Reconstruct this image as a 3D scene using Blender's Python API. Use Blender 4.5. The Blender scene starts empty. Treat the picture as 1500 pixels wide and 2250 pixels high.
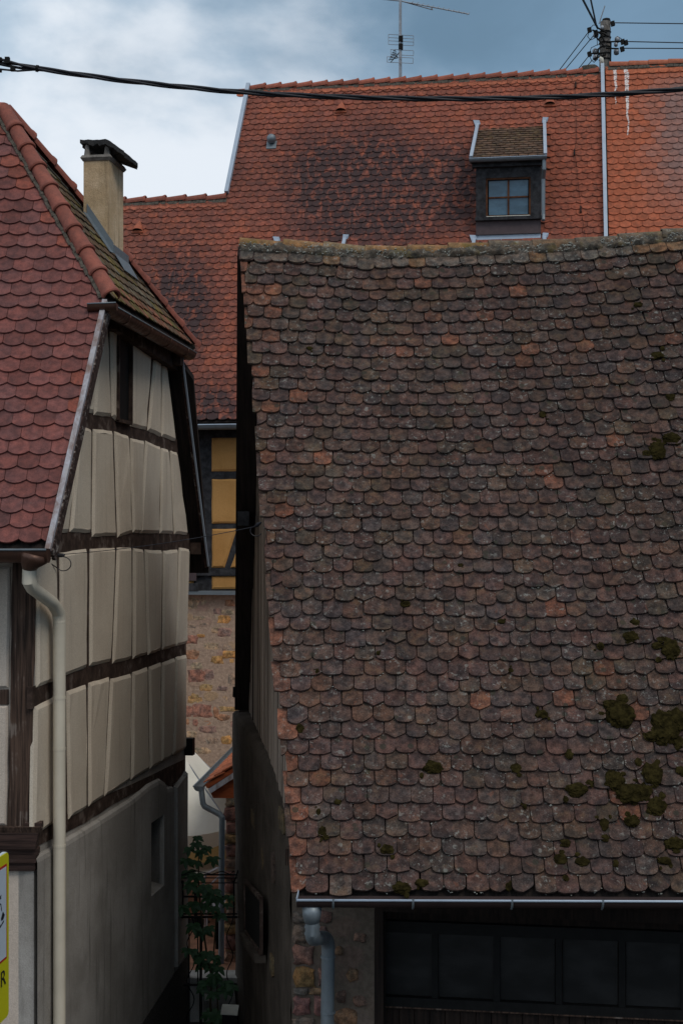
import bpy, bmesh, math, random
from mathutils import Vector, Matrix, noise as mnoise

# ------------------------------------------------------------------ camera, sky, sun, exposure
SC = bpy.context.scene
CAMZ = 5.7            # eye height above the street
F, CX, HY = 3200.0, 750.0, 1190.0   # focal length, centre column and horizon row in photo pixels
cam = bpy.data.objects.new('camera', bpy.data.cameras.new('camera'))
SC.collection.objects.link(cam)
cam.location = (0, 0, CAMZ); cam.rotation_euler = (math.radians(90), 0, 0)
cam.data.sensor_fit = 'VERTICAL'; cam.data.sensor_height = 36.0
cam.data.lens = F / 2250 * 36.0; cam.data.shift_y = (HY - 1125) / 2250
cam.data.clip_start = 0.1; cam.data.clip_end = 2000
SC.camera = cam

SUN_EL, SUN_AZ = math.radians(52), math.radians(143)      # compass-like: direction the light comes from (0 = +Y, clockwise)
def N(nt, typ, ins=None, **props):
    n = nt.nodes.new(typ)
    for k, v in props.items(): setattr(n, k, v)
    for k, v in (ins or {}).items():
        s = n.inputs[k]
        if isinstance(v, bpy.types.NodeSocket): nt.links.new(v, s)
        elif isinstance(v, bpy.types.Node): nt.links.new(v.outputs[0], s)
        else: s.default_value = v
    return n
def mth(nt, op, a, b=0.0, clamp=False):
    return N(nt, 'ShaderNodeMath', {0: a, 1: b}, operation=op, use_clamp=clamp).outputs[0]
def mixc(nt, f, a, b, bt='MIX'):
    def c(v): return v if not isinstance(v, tuple) or len(v) == 4 else (*v, 1.0)
    return N(nt, 'ShaderNodeMixRGB', {0: f, 1: c(a), 2: c(b)}, blend_type=bt).outputs[0]
def smooth(nt, v, lo, hi, a=0.0, b=1.0):
    return N(nt, 'ShaderNodeMapRange', {0: v, 1: lo, 2: hi, 3: a, 4: b}, interpolation_type='SMOOTHSTEP', clamp=True).outputs[0]

W = bpy.data.worlds.new('World'); SC.world = W; W.use_nodes = True
wt = W.node_tree; wt.nodes.clear()
sky = N(wt, 'ShaderNodeTexSky', sky_type='NISHITA', sun_disc=False, sun_elevation=SUN_EL, sun_rotation=SUN_AZ,
        air_density=1.0, dust_density=2.0)
tc = N(wt, 'ShaderNodeTexCoord')
sep = N(wt, 'ShaderNodeSeparateXYZ', {0: tc.outputs['Generated']})
mp = N(wt, 'ShaderNodeMapping', {0: tc.outputs['Generated'], 'Location': (0.35, 0.0, 0.12), 'Scale': (1.0, 1.0, 1.9)})
n1 = N(wt, 'ShaderNodeTexNoise', {'Vector': mp, 'Scale': 4.2, 'Detail': 9.0, 'Roughness': 0.52, 'Distortion': 0.25})
n2 = N(wt, 'ShaderNodeTexNoise', {'Vector': mp, 'Scale': 13.0, 'Detail': 6.0, 'Roughness': 0.5})
g = mth(wt, 'MULTIPLY_ADD', sep.outputs[0], -1.75); wt.nodes[-1].inputs[2].default_value = 0.37   # bright cloud bank to the left, storm front to the right
f0 = mth(wt, 'ADD', g, mth(wt, 'MULTIPLY', mth(wt, 'SUBTRACT', n1.outputs[0], 0.5), 1.25))
f0 = mth(wt, 'ADD', f0, mth(wt, 'MULTIPLY', mth(wt, 'SUBTRACT', n2.outputs[0], 0.5), 0.22))
f0 = mth(wt, 'ADD', f0, mth(wt, 'MULTIPLY', smooth(wt, sep.outputs[2], 0.33, 0.18), 0.12))
bright = smooth(wt, f0, 0.12, 0.80)
storm = mixc(wt, smooth(wt, n1.outputs[0], 0.35, 0.65), (1.45, 2.45, 3.5), (2.0, 3.3, 4.7))
zen = smooth(wt, sep.outputs[2], 0.36, 0.85)          # an overcast dome is brighter and greyer towards the zenith
storm = mixc(wt, zen, storm, (4.9, 5.1, 5.3))
white = mixc(wt, smooth(wt, mth(wt, 'ADD', mth(wt, 'MULTIPLY', n1.outputs[0], 0.6), mth(wt, 'MULTIPLY', n2.outputs[0], 0.4)), 0.40, 0.58), (5.4, 6.7, 8.0), (8.4, 9.0, 9.7))
cloud = mixc(wt, bright, storm, white)
skyc = mixc(wt, 0.93, sky.outputs[0], cloud)
bg = N(wt, 'ShaderNodeBackground', {0: skyc, 1: 0.1})
N(wt, 'ShaderNodeOutputWorld', {0: bg.outputs[0]})

sl = bpy.data.lights.new('sun', 'SUN'); sl.energy = 1.25; sl.angle = math.radians(25); sl.color = (1.0, 0.94, 0.86)
sun = bpy.data.objects.new('sun', sl); SC.collection.objects.link(sun); sun.location = (-10, -10, 30)
sd = Vector((math.sin(SUN_AZ) * math.cos(SUN_EL), math.cos(SUN_AZ) * math.cos(SUN_EL), math.sin(SUN_EL)))
sun.rotation_euler = sd.to_track_quat('Z', 'Y').to_euler()
SC.view_settings.view_transform = 'Standard'; SC.view_settings.look = 'None'
SC.view_settings.exposure = 0.0; SC.view_settings.gamma = 1.0; SC.view_settings.use_curve_mapping = False
SC.render.engine = 'CYCLES'; SC.cycles.use_denoising = True; SC.cycles.max_bounces = 6

# ------------------------------------------------------------------ helpers
RNG = random.Random(7)
COL = SC.collection
def V(*a): return Vector(a)
def at(px, py, D):                       # photo pixel at depth D -> world point
    return V((px - CX) / F * D, D, CAMZ + (HY - py) / F * D)
def hit(px, py, P0, Nn):                 # photo pixel onto a plane
    d = V((px - CX) / F, 1.0, (HY - py) / F); o = V(0, 0, CAMZ)
    return o + d * ((P0 - o).dot(Nn) / d.dot(Nn))
def proj(p):
    return CX + F * p.x / p.y, HY - F * (p.z - CAMZ) / p.y

def new(name, me, mat, parent=None):
    o = bpy.data.objects.new(name, me); COL.objects.link(o)
    if mat is not None and not me.materials: me.materials.append(mat)
    if parent is not None:
        o.parent = parent
        if parent.type == 'EMPTY': o.location = -parent.location
    return o
def mk(name, vs, fs, mat, parent=None, smooth_=False):
    me = bpy.data.meshes.new(name); me.from_pydata([tuple(v) for v in vs], [], fs)
    bm = bmesh.new(); bm.from_mesh(me); bmesh.ops.recalc_face_normals(bm, faces=bm.faces); bm.to_mesh(me); bm.free()
    if smooth_:
        for p in me.polygons: p.use_smooth = True
    me.update()
    return new(name, me, mat, parent)
def thing(name, loc, label, cat, group=None):
    o = bpy.data.objects.new(name, None); COL.objects.link(o); o.location = loc; o.empty_display_size = 0.3
    return tag(o, label, cat, group)
def tag(o, label, cat, group=None):
    o['label'] = label; o['category'] = cat
    if group: o['group'] = group
    return o
class MB:
    def __init__(s): s.v = []; s.f = []
    def add(s, vs, fs):
        b = len(s.v); s.v += [Vector(v) for v in vs]; s.f += [tuple(i + b for i in f) for f in fs]
    def prism(s, poly, ext):             # closed polygon extruded by a vector
        n = len(poly); a = [Vector(p) for p in poly]; b = [p + ext for p in a]
        s.add(a + b, [tuple(range(n)), tuple(range(2 * n - 1, n - 1, -1))] + [(i, (i + 1) % n, n + (i + 1) % n, n + i) for i in range(n)])
    def box(s, c, ex, ey, ez):           # centre and three half-axis vectors
        c = Vector(c); vs = [c + ex * i + ey * j + ez * k for i in (-1, 1) for j in (-1, 1) for k in (-1, 1)]
        s.add(vs, [(0, 1, 3, 2), (4, 6, 7, 5), (0, 4, 5, 1), (2, 3, 7, 6), (0, 2, 6, 4), (1, 5, 7, 3)])
    def bar(s, a, b, w, h, up=Vector((0, 0, 1))):
        a, b = Vector(a), Vector(b); d = (b - a).normalized(); x = d.cross(up)
        if x.length < 1e-4: x = d.cross(Vector((1, 0, 0)))
        x.normalize(); z = x.cross(d); s.box((a + b) / 2, (b - a) / 2, x * w / 2, z * h / 2)
    def tube(s, pts, r, n=8, cap=True):
        pts = [Vector(p) for p in pts]; m = len(pts); rs = r if isinstance(r, (list, tuple)) else [r] * m
        t0 = (pts[1] - pts[0]).normalized(); x = t0.cross(V(0, 0, 1))
        if x.length < 1e-3: x = t0.cross(V(1, 0, 0))
        x.normalize(); vs = []
        for i, p in enumerate(pts):
            a = (pts[i] - pts[max(i - 1, 0)]); b = (pts[min(i + 1, m - 1)] - pts[i])
            t = (a.normalized() if a.length else V(0, 0, 0)) + (b.normalized() if b.length else V(0, 0, 0)); t.normalize()
            x = (x - t * x.dot(t)).normalized(); y = t.cross(x)
            k = 1.0
            if 0 < i < m - 1: k = 1 / max(0.5, math.sqrt(max(0.0, (1 + a.normalized().dot(b.normalized())) / 2)))
            for j in range(n):
                w = 2 * math.pi * j / n; vs.append(p + (x * math.cos(w) + y * math.sin(w)) * rs[i] * (k if k < 1.3 else 1.3))
        fs = [(i * n + j, i * n + (j + 1) % n, (i + 1) * n + (j + 1) % n, (i + 1) * n + j) for i in range(m - 1) for j in range(n)]
        if cap: fs += [tuple(range(n - 1, -1, -1)), tuple(range((m - 1) * n, m * n))]
        s.add(vs, fs)
    def build(s, name, mat, parent=None, smooth_=False): return mk(name, s.v, s.f, mat, parent, smooth_)
def solo(name, mat, parent, fn, smooth_=False):
    m = MB(); fn(m); return m.build(name, mat, parent, smooth_)
def lerp(a, b, t): return a + (b - a) * t
def pw(x, pts):                          # smooth piecewise interpolation
    if x <= pts[0][0]: return pts[0][1]
    for (a, ya), (b, yb) in zip(pts, pts[1:]):
        if x <= b:
            t = (x - a) / (b - a); t = t * t * (3 - 2 * t) * 0.5 + t * 0.5
            return ya + (yb - ya) * t
    return pts[-1][1]
def nz(p, s=1.0, seed=0.0): return mnoise.noise(Vector((p[0] * s + seed, p[1] * s - seed * 0.7, p[2] * s + seed * 1.3)))
def autosmooth(o, ang=40):
    me = o.data
    for p in me.polygons: p.use_smooth = True
    bm = bmesh.new(); bm.from_mesh(me); c = math.cos(math.radians(ang))
    for e in bm.edges:
        e.smooth = not (len(e.link_faces) == 2 and e.link_faces[0].normal.dot(e.link_faces[1].normal) < c)
    bm.to_mesh(me); bm.free()
    return o

# ------------------------------------------------------------------ materials
def base_mat(name, rough=0.85, metal=0.0, spec=0.3):
    m = bpy.data.materials.new(name); m.use_nodes = True; nt = m.node_tree
    b = nt.nodes['Principled BSDF']; b.inputs['Roughness'].default_value = rough; b.inputs['Metallic'].default_value = metal
    b.inputs['Specular IOR Level'].default_value = spec
    return m, nt, b
def pos(nt, scale=(1, 1, 1), rot=(0, 0, 0)):
    gp = N(nt, 'ShaderNodeNewGeometry')
    return N(nt, 'ShaderNodeMapping', {0: gp.outputs['Position'], 'Scale': scale, 'Rotation': rot}).outputs[0]
def nse(nt, vec, scale, detail=4.0, rough=0.55, dist=0.0):
    return N(nt, 'ShaderNodeTexNoise', {'Vector': vec, 'Scale': scale, 'Detail': detail, 'Roughness': rough, 'Distortion': dist}).outputs[0]
def bump(nt, b, h, strength, dist=0.01):
    bn = N(nt, 'ShaderNodeBump', {'Height': h, 'Strength': strength, 'Distance': dist}); nt.links.new(bn.outputs[0], b.inputs['Normal'])
def setc(nt, b, c): nt.links.new(c, b.inputs['Base Color'])

def tile_mat(name, src, lichen=0.0, mottling=0.5, moss=0.0, rough=0.85, streaks=None, bumpy=0.4, spots=0.0, lcol=(0.30, 0.30, 0.27), fresh=0.0, stain=0.0):
    m, nt, b = base_mat(name, rough, spec=0.25)
    tn = N(nt, 'ShaderNodeObjectInfo') if src == 'obj' else N(nt, 'ShaderNodeAttribute', attribute_name='tint')
    tint = tn.outputs['Color']
    p = pos(nt)
    a = nse(nt, p, 16.0, 5.0, 0.62); c = nse(nt, p, 95.0, 3.0, 0.6); d = nse(nt, p, 5.0, 3.0)
    col = mixc(nt, mottling, tint, mixc(nt, smooth(nt, a, 0.32, 0.68), (0.36, 0.33, 0.33), (1.5, 1.42, 1.35)), 'MULTIPLY')
    col = mixc(nt, mottling * 0.8, col, mixc(nt, smooth(nt, c, 0.3, 0.7), (0.5, 0.5, 0.5), (1.45, 1.45, 1.45)), 'MULTIPLY')
    hue = nse(nt, p, 8.0, 3.0, 0.6, 0.4)
    col = mixc(nt, mottling, col, mixc(nt, smooth(nt, hue, 0.36, 0.64), (0.84, 0.94, 0.99), (1.2, 1.03, 0.92)), 'MULTIPLY')
    if stain > 0:                        # sooty runs that follow the fall of the roof
        run = nse(nt, pos(nt, (9.5, 9.5, 2.2)), 1.0, 4.0, 0.6, 0.5)
        col = mixc(nt, mth(nt, 'MULTIPLY', mth(nt, 'MULTIPLY', tn.outputs['Alpha'], stain), smooth(nt, run, 0.33, 0.54)), col, (0.042, 0.027, 0.028))
    if fresh > 0:                        # flaked faces show the fresh orange clay
        fl = smooth(nt, nse(nt, pos(nt, (1.1, 1, 0.9)), 11.0, 4.0, 0.6, 0.6), 0.64, 0.72)
        col = mixc(nt, mth(nt, 'MULTIPLY', fl, fresh), col, (0.27, 0.085, 0.04))
    if spots > 0:                        # round dark lichen rosettes
        vo = N(nt, 'ShaderNodeTexVoronoi', {'Vector': p, 'Scale': 9.0, 'Randomness': 1.0})
        sp = mth(nt, 'MULTIPLY', smooth(nt, vo.outputs['Distance'], 0.26, 0.20), smooth(nt, N(nt, 'ShaderNodeSeparateColor', {0: vo.outputs['Color']}).outputs[0], 0.70, 0.74))
        col = mixc(nt, mth(nt, 'MULTIPLY', sp, spots), col, (0.032, 0.030, 0.022))
    if moss > 0:
        mm = mth(nt, 'MULTIPLY', smooth(nt, d, 0.50, 0.66), smooth(nt, a, 0.40, 0.62))
        col = mixc(nt, mth(nt, 'MULTIPLY', mm, moss), col, (0.11, 0.085, 0.018))
    if lichen > 0:
        l1 = smooth(nt, nse(nt, p, 26.0, 6.0, 0.7, 0.3), 0.565, 0.65); l2 = smooth(nt, nse(nt, p, 3.4, 3.0), 0.36, 0.62)
        l3 = smooth(nt, nse(nt, p, 85.0, 2.0, 0.5), 0.66, 0.72)
        v2 = N(nt, 'ShaderNodeTexVoronoi', {'Vector': mixc(nt, 0.02, p, N(nt, 'ShaderNodeTexNoise', {'Vector': p, 'Scale': 40.0}).outputs[1]), 'Scale': 13.0, 'Randomness': 1.0})
        l4 = mth(nt, 'MULTIPLY', smooth(nt, v2.outputs['Distance'], 0.28, 0.20), smooth(nt, N(nt, 'ShaderNodeSeparateColor', {0: v2.outputs['Color']}).outputs[0], 0.92, 0.93))
        lf = mth(nt, 'MAXIMUM', mth(nt, 'MULTIPLY', l1, l2), mth(nt, 'MAXIMUM', mth(nt, 'MULTIPLY', l3, mth(nt, 'MULTIPLY', l2, 0.7)), mth(nt, 'MULTIPLY', mth(nt, 'MULTIPLY', l4, smooth(nt, a, 0.42, 0.56)), 0.7)))
        col = mixc(nt, mth(nt, 'MULTIPLY', lf, lichen), col, lcol)
    for (o, u, w, lo, hi) in (streaks or []):     # lime runs: origin, direction across, half width, height span
        gp = N(nt, 'ShaderNodeNewGeometry').outputs['Position']
        dv = N(nt, 'ShaderNodeVectorMath', {0: gp, 1: tuple(-o)}, operation='ADD').outputs[0]
        x = N(nt, 'ShaderNodeVectorMath', {0: dv, 1: tuple(u)}, operation='DOT_PRODUCT').outputs['Value']
        z = N(nt, 'ShaderNodeSeparateXYZ', {0: gp}).outputs[2]
        wob = mth(nt, 'MULTIPLY', mth(nt, 'SUBTRACT', nse(nt, pos(nt, (0.6, 0.6, 3.0)), 1.6, 3.0), 0.5), 0.10)
        ad = mth(nt, 'ABSOLUTE', mth(nt, 'ADD', x, wob))
        wv = mth(nt, 'MULTIPLY', smooth(nt, z, lo, hi, 0.25, 1.0), w)
        mk_ = mth(nt, 'MULTIPLY', mth(nt, 'LESS_THAN', ad, wv), mth(nt, 'MULTIPLY', smooth(nt, z, lo, lo + 0.05), smooth(nt, z, hi + 0.05, hi)))
        mk_ = mth(nt, 'MULTIPLY', mk_, smooth(nt, nse(nt, p, 30.0), 0.36, 0.5))
        col = mixc(nt, mth(nt, 'MULTIPLY', mk_, 0.85), col, (0.72, 0.70, 0.68))
    setc(nt, b, col)
    bump(nt, b, mth(nt, 'ADD', mth(nt, 'MULTIPLY', a, 1.0), mth(nt, 'MULTIPLY', c, 0.5)), bumpy, 0.008)
    return m
def plaster_mat(name, c1, c2, grime=0.35, sc=1.6, bs=0.35, gz=None):
    m, nt, b = base_mat(name, 0.92, spec=0.15)
    p = pos(nt); a = nse(nt, p, sc, 6.0, 0.6); v = nse(nt, pos(nt, (5, 5, 0.35)), 2.2, 5.0, 0.6); f = nse(nt, p, 130.0, 2.0)
    col = mixc(nt, smooth(nt, a, 0.35, 0.68), c1, c2)
    col = mixc(nt, mth(nt, 'MULTIPLY', smooth(nt, v, 0.52, 0.74), grime), col, tuple(x * 0.45 for x in c1))
    col = mixc(nt, 0.35, col, mixc(nt, smooth(nt, f, 0.3, 0.7), (0.6, 0.6, 0.6), (1.3, 1.3, 1.3)), 'MULTIPLY')
    setc(nt, b, col); bump(nt, b, mth(nt, 'ADD', mth(nt, 'MULTIPLY', f, 0.6), nse(nt, p, 14.0, 5.0)), bs, 0.01)
    return m
def wood_mat(name, c1, c2, rot=(0, 0, 0), stretch=(30, 30, 1.3), rough=0.85, bs=0.5, pale=0.0):
    m, nt, b = base_mat(name, rough, spec=0.2)
    a = nse(nt, pos(nt, stretch, rot), 1.0, 6.0, 0.65, 0.2); d = nse(nt, pos(nt), 4.0, 4.0)
    col = mixc(nt, smooth(nt, a, 0.33, 0.68), c1, c2)
    if pale: col = mixc(nt, mth(nt, 'MULTIPLY', smooth(nt, mth(nt, 'MULTIPLY', a, d), 0.30, 0.38), pale), col, (0.32, 0.28, 0.25))
    setc(nt, b, col); bump(nt, b, a, bs, 0.012)
    return m
def metal_mat(name, c, rough=0.45, metal=0.7, var=0.3, stain=(0.1, 0.1, 0.1)):
    m, nt, b = base_mat(name, rough, metal, 0.4)
    a = nse(nt, pos(nt, (2, 2, 1)), 4.0, 6.0, 0.65)
    setc(nt, b, mixc(nt, mth(nt, 'MULTIPLY', smooth(nt, a, 0.45, 0.72), var), c, stain)); bump(nt, b, a, 0.06, 0.01)
    nt.links.new(smooth(nt, nse(nt, pos(nt), 20.0), 0.3, 0.7, rough - 0.1, rough + 0.15), b.inputs['Roughness'])
    return m
def plain_mat(name, c, rough=0.7, spec=0.3, var=0.25, sc=12.0, bs=0.2):
    m, nt, b = base_mat(name, rough, 0, spec); a = nse(nt, pos(nt), sc, 5.0, 0.6)
    setc(nt, b, mixc(nt, var, c, mixc(nt, smooth(nt, a, 0.3, 0.7), tuple(x * 0.4 for x in c), tuple(min(1, x * 1.6) for x in c))))
    bump(nt, b, a, bs, 0.01)
    return m
def rubble_mat(name, mortar, pal, sc=4.0, amount=1.0):
    m, nt, b = base_mat(name, 0.95, spec=0.1); p = pos(nt, (1, 1, 1.5)); w = N(nt, 'ShaderNodeTexNoise', {'Vector': p, 'Scale': 5.0}).outputs[1]
    pv = mixc(nt, 0.12, p, w); vo = N(nt, 'ShaderNodeTexVoronoi', {'Vector': pv, 'Scale': sc, 'Randomness': 0.95})
    r = N(nt, 'ShaderNodeSeparateColor', {0: vo.outputs['Color']}); ramp = N(nt, 'ShaderNodeValToRGB', {0: r.outputs[0]})
    el = ramp.color_ramp.elements; el[0].color = (*pal[0], 1); el[1].color = (*pal[-1], 1)
    for i, c in enumerate(pal[1:-1]): e = el.new((i + 1) / (len(pal) - 1)); e.color = (*c, 1)
    f = mth(nt, 'MULTIPLY', smooth(nt, vo.outputs['Distance'], 0.42, 0.30), amount); a = nse(nt, pos(nt), 22.0, 5.0, 0.65)
    col = mixc(nt, 0.42, mixc(nt, f, mortar, ramp.outputs[0]), mixc(nt, smooth(nt, a, 0.3, 0.7), (0.5, 0.5, 0.5), (1.4, 1.4, 1.4)), 'MULTIPLY')
    setc(nt, b, col); bump(nt, b, mth(nt, 'ADD', mth(nt, 'MULTIPLY', f, 0.6), a), 0.5, 0.02)
    return m

M = {}
M['plaster'] = plaster_mat('cream_plaster', (0.57, 0.485, 0.385), (0.62, 0.54, 0.435), 0.25)
M['plaster_low'] = plaster_mat('grey_plaster', (0.27, 0.25, 0.225), (0.40, 0.375, 0.345), 0.7, 1.3)
M['plaster_front'] = plaster_mat('front_plaster', (0.52, 0.44, 0.37), (0.57, 0.49, 0.415), 0.12)
M['ochre'] = plaster_mat('ochre_plaster', (0.46, 0.235, 0.075), (0.53, 0.285, 0.10), 0.25)
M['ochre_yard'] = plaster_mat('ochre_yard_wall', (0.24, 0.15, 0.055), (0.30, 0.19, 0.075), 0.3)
M['chimney'] = plaster_mat('chimney_render', (0.52, 0.375, 0.225), (0.66, 0.50, 0.33), 0.75, 4.5, 0.8)
M['timber'] = wood_mat('dark_timber', (0.028, 0.017, 0.013), (0.075, 0.048, 0.037), stretch=(8, 8, 8), pale=0.2)
M['timber_v'] = wood_mat('weathered_post', (0.022, 0.014, 0.011), (0.10, 0.062, 0.045), stretch=(40, 40, 1.6), pale=0.35)
M['timber_black'] = wood_mat('black_timber', (0.018, 0.018, 0.020), (0.05, 0.05, 0.055), stretch=(10, 10, 10))
M['soffit'] = wood_mat('soffit_board', (0.012, 0.009, 0.008), (0.028, 0.020, 0.017), stretch=(30, 3, 3))
M['plank'] = wood_mat('grey_plank', (0.028, 0.019, 0.015), (0.46, 0.37, 0.30), stretch=(14, 14, 0.3), bs=1.0, pale=0.5)
M['moulding'] = wood_mat('moulding', (0.024, 0.015, 0.013), (0.085, 0.050, 0.041), stretch=(1.5, 20, 30), pale=0.8)
M['barge'] = wood_mat('barge_board', (0.20, 0.14, 0.12), (0.46, 0.47, 0.52), stretch=(9, 9, 3), pale=0.5)
M['zinc'] = metal_mat('zinc', (0.38, 0.45, 0.54), 0.42, 0.2, 0.35, (0.24, 0.28, 0.33))
M['zinc_dark'] = metal_mat('aged_zinc', (0.20, 0.235, 0.26), 0.5, 0.5, 0.4, (0.11, 0.12, 0.13))
M['copper'] = metal_mat('brown_copper', (0.10, 0.050, 0.034), 0.45, 0.45, 0.5, (0.045, 0.028, 0.024))
M['gutter_brown'] = metal_mat('rusty_gutter', (0.045, 0.026, 0.024), 0.6, 0.3, 0.5, (0.02, 0.016, 0.016))
M['pipe_cream'] = plain_mat('cream_pipe', (0.62, 0.56, 0.45), 0.45, 0.4, 0.12, 3.0, 0.03)
M['mortar'] = plain_mat('mortar', (0.085, 0.075, 0.062), 0.95, 0.1, 0.7, 30.0, 0.9)
M['mortar_old'] = tile_mat('lichen_mortar', 'obj', 0.8, 0.7, 0.55, bumpy=1.0)
M['ridge_red'] = tile_mat('red_ridge_tile', 'obj', 0.0, 0.28, bumpy=0.15, rough=0.7)
M['ridge_old'] = tile_mat('old_ridge_tile', 'obj', 0.75, 0.6, 0.9, bumpy=0.8)
M['moss'] = plain_mat('moss', (0.021, 0.0165, 0.005), 1.0, 0.05, 0.95, 22.0, 1.0)
M['lichen'] = plain_mat('pale_lichen', (0.31, 0.315, 0.285), 0.95, 0.1, 0.6, 40.0)
M['concrete'] = plain_mat('concrete', (0.17, 0.155, 0.14), 0.9, 0.2, 0.6, 14.0, 0.6)
M['black_slab'] = plain_mat('sooty_slab', (0.025, 0.024, 0.024), 0.8, 0.3, 0.6, 20.0, 0.8)
M['cable'] = plain_mat('black_cable', (0.013, 0.014, 0.02), 0.5, 0.4, 0.1)
M['iron'] = plain_mat('black_iron', (0.009, 0.009, 0.009), 0.7, 0.15, 0.3)
M['steel'] = metal_mat('antenna_steel', (0.30, 0.32, 0.35), 0.5, 0.6)
M['window_wood'] = wood_mat('window_wood', (0.05, 0.020, 0.010), (0.14, 0.055, 0.025), stretch=(6, 6, 6))
M['plum'] = plain_mat('plum_panel', (0.075, 0.052, 0.055), 0.6, 0.3, 0.2)
M['white'] = plain_mat('off_white', (0.62, 0.60, 0.52), 0.7, 0.3, 0.15)
M['parasol'] = plain_mat('cream_canvas', (0.72, 0.70, 0.62), 0.9, 0.1, 0.12, 3.0, 0.1)
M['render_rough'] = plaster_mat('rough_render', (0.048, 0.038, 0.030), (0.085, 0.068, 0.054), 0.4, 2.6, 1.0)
M['plinth'] = plain_mat('rough_plinth', (0.075, 0.070, 0.066), 0.95, 0.1, 0.8, 60.0, 1.0)
M['terracotta'] = plain_mat('terracotta_paving', (0.26, 0.125, 0.075), 0.9, 0.2, 0.5, 6.0)
M['ground'] = plain_mat('asphalt', (0.055, 0.053, 0.050), 0.95, 0.2, 0.6, 30.0)
M['paving'] = plain_mat('alley_paving', (0.15, 0.135, 0.12), 0.95, 0.2, 0.6, 9.0)
M['red_board'] = wood_mat('red_stained_board', (0.22, 0.05, 0.018), (0.36, 0.09, 0.03), stretch=(3, 20, 30))
M['garage_wood'] = wood_mat('garage_wood', (0.010, 0.007, 0.006), (0.028, 0.018, 0.014), stretch=(30, 30, 1.2))
M['stone'] = tile_mat('wall_stone', 'obj', 0.12, 0.75, bumpy=0.8, rough=0.95)
M['stone_mortar'] = rubble_mat('pink_mortar', (0.42, 0.30, 0.225), [(0.46, 0.33, 0.23), (0.36, 0.21, 0.165), (0.42, 0.29, 0.22), (0.47, 0.31, 0.16), (0.33, 0.23, 0.20), (0.50, 0.39, 0.28)], 3.0, 0.7)
M['rubble'] = rubble_mat('barn_mortar', (0.12, 0.095, 0.075), [(0.13, 0.10, 0.08), (0.16, 0.10, 0.08), (0.12, 0.10, 0.09), (0.15, 0.12, 0.09)], 3.2, 0.5)
M['leaf'] = plain_mat('leaf_green', (0.030, 0.075, 0.026), 0.55, 0.35, 0.5, 25.0, 0.2)
M['stem'] = plain_mat('stem', (0.05, 0.04, 0.02), 0.8, 0.2)
M['sign_yellow'] = plain_mat('sign_yellow', (0.55, 0.52, 0.01), 0.45, 0.4, 0.04)
M['sign_white'] = plain_mat('sign_white', (0.50, 0.56, 0.62), 0.45, 0.4, 0.03)
M['sign_red'] = plain_mat('sign_red', (0.42, 0.01, 0.015), 0.5, 0.4, 0.03)
M['sign_black'] = plain_mat('sign_black', (0.012, 0.013, 0.015), 0.5, 0.4, 0.03)
def glass_mat(name, c, rough=0.08, spec=0.5):
    m, nt, b = base_mat(name, rough, 0, spec); a = nse(nt, pos(nt, (1, 1, 2)), 3.0, 4.0)
    setc(nt, b, mixc(nt, smooth(nt, a, 0.35, 0.7), c, tuple(x * 1.6 + 0.004 for x in c))); bump(nt, b, a, 0.03, 0.02)
    return m
M['glass'] = glass_mat('window_glass', (0.045, 0.09, 0.13), 0.08, 0.5)
M['glass_dark'] = glass_mat('dusty_dark_glass', (0.012, 0.0125, 0.013), 0.3, 0.22)
def tile_pair(name, **k): return tile_mat(name + '_single', 'obj', **k), tile_mat(name + '_mass', 'attr', **k)
T_OLD = tile_pair('old_tile', lichen=0.6, mottling=0.8, moss=0.14, bumpy=0.7, spots=0.8, rough=0.92, fresh=0.22, lcol=(0.27, 0.27, 0.245))
T_LEFT = tile_pair('red_tile', lichen=0.07, mottling=0.42, bumpy=0.25, rough=0.8)
T_HIP = tile_pair('hip_tile', lichen=0.6, mottling=0.7, moss=0.45, bumpy=0.6, lcol=(0.33, 0.32, 0.24))
T_BACK = tile_pair('orange_tile', stain=1.0, lichen=0.12, mottling=0.5, bumpy=0.25, rough=0.85)

# ------------------------------------------------------------------ roof tiles (beaver-tail tiles, double lap)
def tile_outline(w, L, style, rng):
    h = w / 2 - (0.0018 if w > 0.17 else rng.uniform(0.002, 0.0042)); pts = []
    if style == 'seg':
        sg = w * 0.20; n = 8
        for i in range(n + 1):
            x = -h + 2 * h * i / n; pts.append((x, sg * (abs(x / h) ** 2.1)))
    elif style == 'deep':
        for i in range(9):
            x = -h * math.cos(math.pi * i / 8); pts.append((x, w * 0.33 * (1 - math.sqrt(max(0.0, 1 - (x / h * 0.97) ** 2)))))
    elif style == 'round':
        sg = w * rng.uniform(0.24, 0.36); n = 8; e = rng.uniform(2.0, 2.8)
        for i in range(n + 1):
            x = -h * math.cos(math.pi * i / n); pts.append((x, sg * (1 - (max(0, 1 - abs(x / h) ** e)) ** (1 / e)) + rng.uniform(-0.002, 0.002)))
    elif style == 'flat':
        for i in range(7):
            x = -h + 2 * h * i / 6; pts.append((x, w * 0.10 * (x / h) ** 2 + rng.uniform(-0.002, 0.002)))
    elif style == 'point':
        for x, y in ((-1, 0.26), (-0.5, 0.13), (0, 0.0), (0.5, 0.12), (1, 0.26)): pts.append((x * h, y * w))
    elif style == 'chip':
        k = rng.choice((-1, 1))
        for i in range(9):
            x = -h * math.cos(math.pi * i / 8); y = w * 0.28 * (1 - math.sqrt(max(0, 1 - (x / h) ** 2)))
            if x * k > h * 0.15: y += w * rng.uniform(0.10, 0.16) * min(1.0, (x * k / h - 0.15) * 3)
            pts.append((x, y))
    pts += [(h, L), (-h, L)]
    return pts
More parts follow.
